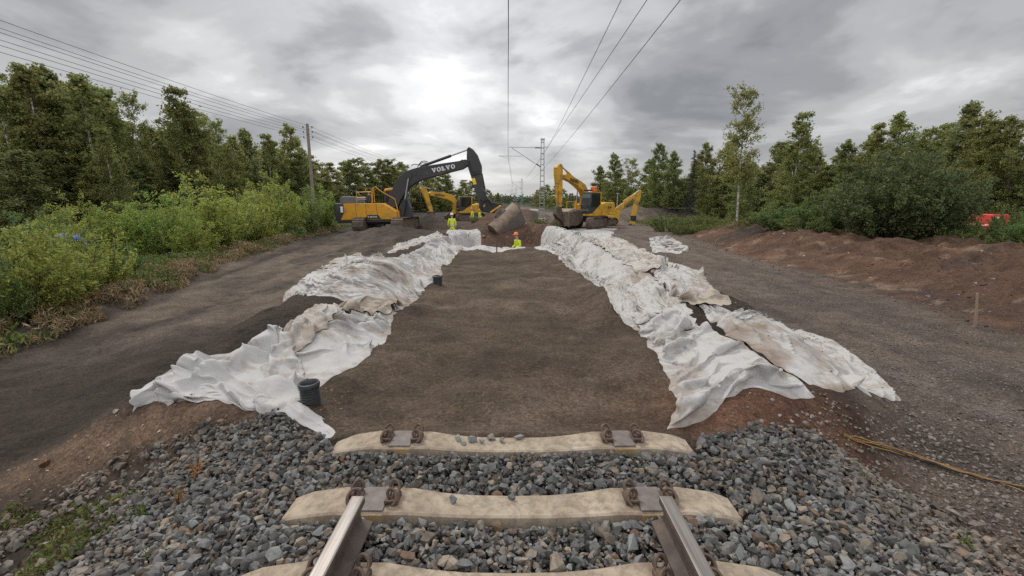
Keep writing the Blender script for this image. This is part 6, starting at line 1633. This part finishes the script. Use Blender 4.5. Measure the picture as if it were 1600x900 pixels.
# bushes
WIL = (.27, .34, .088); OLV = (.160, .22, .075); DRK = (.145, .185, .080); LGT = (.17, .215, .072)
BP = {'willow': [grow_bush(s, 58, 2.4, 1.35, 26, .098, .40, WIL, .3, .75) for s in (51, 52, 53)], 'green': [grow_bush(s, 56, 1.9, 1.3, 22, .085, .5, OLV, .2, .8) for s in (61, 62)],
      'dark': [grow_bush(s, 230, 3.5, 2.6, 26, .115, .55, DRK, .2, .80) for s in (71,)], 'light': [grow_bush(s, 44, 1.3, 1.2, 20, .08, .4, LGT, .25, .8) for s in (81, 82)]}
def bush(px, d, ytop, wpx, kind, label, group, v=0, base=None):
    top = at_d(px, ytop, d); g0 = float(H(top.x, d)) - .06; p = BP[kind][v % len(BP[kind])]
    hr, rr = {'willow': (2.4, 1.35), 'green': (1.9, 1.3), 'dark': (3.5, 2.6), 'light': (1.3, 1.2)}[kind]
    sz = max(.25, (top.z - g0) / (hr * 1.05)); sw = wpx / FPX * d / (2 * rr * 1.12)
    return plant(p, 'willow_bush' if kind == 'willow' else 'bush', label, 'bush', (top.x, d, g0), rng.uniform(0, 6.28), (sw, sw, sz), group, ('stems', 'foliage'))
GBL, GBR = 'bushes along the left edge of the site', 'bushes along the right edge of the site'
LB = [(20, 9.6, 350, 230, 'willow', 'yellow-green willow bush at the left photo edge nearest the camera', 0), (112, 11.0, 352, 170, 'willow', 'yellow-green willow bush with a shaded base left of the dark small bush', 1), (70, 13.5, 335, 150, 'green', 'mid-green bush behind the nearest willow at the far left', 0),
      (118, 15.5, 316, 110, 'willow', 'tall thin-topped willow rising behind the blue tarpaulin', 2), (192, 11.8, 382, 100, 'green', 'small dark round bush between two yellow-green willows', 1), (178, 15.0, 338, 120, 'willow', 'willow bush in the second row above the small dark bush', 1),
      (250, 14.2, 308, 130, 'willow', 'tall bright yellow-green willow left of the tallest one', 0), (325, 15.5, 288, 170, 'willow', 'tallest bright willow bush in the middle of the left edge', 2), (300, 13.4, 352, 90, 'willow', 'low bright willow in front of the tallest one', 1),
      (392, 18.0, 304, 110, 'willow', 'bright willow right of the tallest one, left of two greener bushes', 0), (432, 20.5, 284, 110, 'willow', 'greener willow with pointed shoots left of the wooden pole base', 2), (470, 22.0, 298, 100, 'green', 'green bush at the foot of the wooden pole', 0),
      (500, 24.5, 310, 80, 'willow', 'small green bush right of the wooden pole, nearest the excavator', 1), (360, 17.0, 350, 80, 'green', 'darker low bush under the bright willows by the dry brush', 1), (445, 19.5, 345, 90, 'green', 'dark-green low bush under the pointed-shoot willow', 0),
      (-40, 8.6, 380, 150, 'green', 'dark bush cut by the left photo edge above the dry brush', 1)]
for (px, d, yt, w, k, lb, v) in LB: bush(px - 6, d * np.interp(px, [20, 112, 250, 325, 400, 470, 500], [.95, .98, 1.19, 1.3, 1.32, 1.40, 1.42]), yt - (16 if k == 'willow' else 4), w * .95, k, lb, GBL, v)
RB = [(1418, 18.2, 232, 214, 'dark', 'big round dark-green bush on the right behind the spoil bank', 0), (1236, 22.5, 318, 120, 'green', 'mid-green bush left of the big dark round one', 0), (1290, 21.5, 296, 110, 'green', 'taller mid-green bush touching the left side of the big dark one', 1),
      (1196, 26.0, 326, 80, 'light', 'light green bush right of the leaning birch stem', 0), (1262, 20.5, 336, 90, 'light', 'low leafy bush in front of the pair left of the big dark bush', 1), (1045, 34.0, 332, 70, 'light', 'light green bush right of the yellow thin arm', 1), (1102, 33.0, 330, 74, 'light', 'light green bush between the yellow arm bush and the leaning birch', 0),
      (1072, 31.0, 345, 60, 'light', 'low grassy bush at the end of the spoil bank', 0), (1545, 16.5, 346, 110, 'green', 'bush below the red van', 1), (1588, 17.0, 322, 74, 'green', 'bush at the right photo edge beside the red van', 0), (1503, 18.5, 320, 76, 'green', 'bush left of the red van, right of the big dark one', 0), (1640, 14.0, 320, 110, 'green', 'bush cut by the right photo edge', 1)]
for (px, d, yt, w, k, lb, v) in RB: bush(px, d, yt, w, k, lb, GBR, v)
bush(741.5, 40.5, 338, 18, 'light', 'tiny bush in front of the two workers at the earth heap', GBL, 1)
bush(842, 38, 338, 34, 'light', 'low weedy bush at the foot of the lattice mast', GBR, 0); bush(868, 36, 344, 22, 'light', 'low weedy bush left of the muddy bucket', GBR, 1)

# undergrowth: dry cut brush, weeds, grass
def scatter_leaves(name, label, cat, n, fn, size, asp, cols, seed, hmax, mat=MAT_WEED, up=.8):
    rg = np.random.default_rng(seed); x, y, h = fn(rg, n)
    z = H(x, y) + rg.random(len(x)) ** 1.3 * h
    c = np.stack([x, y, z], -1); k = rg.random(len(x)); cc = np.array(cols)[(k * len(cols)).astype(int)] * rg.uniform(.55, 1.4, (len(x), 1))
    ax_ = rg.normal(size=(len(x), 3)) * .8; ax_[:, 2] += up
    V, F, Cc = leaves(c, size, asp, rg, 0, cc, ax_)
    return tag(np_obj(name, V, F, mat, False, Cc), label, cat, kind='stuff')
def edge_band(o0, o1, y0, y1, hh, patch, thr):
    def fn(rg, n):
        y = rg.uniform(y0 ** .5, y1 ** .5, n) ** 2; x = veg_line(y) + 0.5 * fbm(y * .5, y * 0, 23) * .5 + rg.uniform(o0, o1, n)
        m = fbm(x * .9, y * .9, patch, 3) > thr
        x, y = x[m], y[m]; lump = np.clip(.45 + 1.1 * fbm(x * .8, y * .8, patch + 5, 3), .10, 1)
        return x, y, hh * lump
    return fn
DRY = [(.38, .27, .16), (.30, .20, .115), (.46, .35, .22), (.27, .20, .14), (.36, .22, .11), (.18, .14, .095), (.20, .21, .08)]
scatter_leaves('dry_brush', 'dry orange-brown cut brush along the left edge of the dark soil', 'brush', 44000, edge_band(-.4, 1.1, 6.0, 38, .44, 401, -.06), .135, .18, DRY, 3, .5)
GRN = [(.13, .18, .045), (.16, .21, .06), (.09, .14, .042), (.18, .19, .07)]
scatter_leaves('green_weeds', 'low green weeds between the dry brush and the bushes', 'weeds', 90000, edge_band(-4.5, 1.0, 6.0, 42, .46, 411, -.10), .11, .38, GRN, 4, .5)
def fn_verge(rg, n):
    y = rg.uniform(18, 70, n); x = veg_line(y) - rg.uniform(-.5, 9, n) ; return x, y, .55 * np.clip(.5 + fbm(x * .5, y * .5, 421, 3), .1, 1)
scatter_leaves('verge_grass', 'pale tall grass on the verge left of the black-boomed excavator', 'grass', 42000, fn_verge, .20, .10, [(.24, .26, .11), (.18, .22, .08), (.30, .29, .16)], 5, .6, up=1.6)
def fn_right(rg, n):
    y = rg.uniform(12, 52, n); x = rg.uniform(12.5, 26, n); m = (x > np.interp(y, [10, 20, 30, 40, 52], [15.8, 14.8, 12.5, 11, 12])); x, y = x[m], y[m]; return x, y, .8 * np.clip(.4 + fbm(x * .5, y * .5, 431, 3), .1, 1)
scatter_leaves('verge_weeds', 'green weeds behind the spoil bank on the right', 'weeds', 46000, fn_right, .18, .22, GRN, 6, .8, up=1.2)
def fn_corner(rg, n):
    x = rg.uniform(-4.2, -2.1, n); y = rg.uniform(1.6, 3.3, n); m = (fbm(x * 2.2, y * 2.2, 441, 3) > .02) & (x < -2.45 - .0 * y) & (y < 3.0 - .2 * (x + 3)); x, y = x[m], y[m]; return x, y, .14 * np.clip(.3 + 1.2 * fbm(x * 4, y * 4, 445, 3), .1, 1)
scatter_leaves('corner_weeds', 'low green weeds growing in the ballast foot at the bottom left', 'weeds', 26000, fn_corner, .045, .32, [(.12, .17, .045), (.17, .18, .06), (.15, .12, .06), (.07, .10, .03)], 7, .2)
def fn_dirt(rg, n):
    x = rg.uniform(8.2, 15, n); y = rg.uniform(6, 30, n); m = (fbm(x * 1.2, y * 1.2, 451, 3) > .22) & (x > mound_foot(y)); x, y = x[m], y[m]; return x, y, .10 + 0 * x
scatter_leaves('bank_litter', 'dry roots and litter in the brown spoil bank', 'litter', 9000, fn_dirt, .11, .10, [(.16, .10, .06), (.24, .17, .11), (.10, .09, .04)], 8, .1, up=.1)
# little single plants on the ballast
def weed(px, py, h, w, cols, label, n=90, ls=.03):
    g_ = gnd(px, py); rg = np.random.default_rng(int(px)); z = float(H(*g_))
    st = MB(); pts = []
    for i in range(7):
        a = rg.uniform(0, 6.28); tip = Vector((math.cos(a) * w * rg.uniform(.3, 1), math.sin(a) * w * rg.uniform(.3, 1), h * rg.uniform(.6, 1.1)))
        st.tube([(0, 0, 0), tip * .5 + Vector((0, 0, h * .1)), tip], .0022, 4, caps=False)
        s = rg.random((n // 7, 1)); pts.append(np.array(tip) * s + rg.normal(size=(n // 7, 3)) * .012)
    c = np.concatenate(pts); c[:, 2] = np.abs(c[:, 2]); cc = np.array(cols)[(rg.random(len(c)) * len(cols)).astype(int)] * rg.uniform(.6, 1.4, (len(c), 1))
    V, F, Cc = leaves(c, ls, .45, rg, 0, cc)
    rt = thing('weed', label, 'weed', (g_[0], g_[1], z + .02), 0, 'single weeds on the ballast')
    st.build('stem', BARK_T, rt); np_obj('foliage', V, F, MAT_WEED, False, Cc, rt)
OR = [(.42, .20, .07), (.32, .14, .05), (.40, .26, .10)]
weed(309, 752, .16, .045, OR, 'dry orange seed stalk standing upright in the grey ballast'); weed(281, 794, .12, .06, OR + [(.2, .22, .06)], 'dry orange and yellow weed below the upright seed stalk on the ballast')
weed(214, 820, .10, .09, GRN, 'bright green weed in the ballast left of the dry orange weeds', 140); weed(236, 878, .06, .05, GRN, 'tiny green sprout in the ballast at the bottom left', 60, .02)
weed(1350, 758, .07, .05, GRN, 'tiny green sprout on the right ballast slope', 60, .02); weed(1508, 866, .10, .07, GRN, 'small green weed by the dark rusty bar', 80)
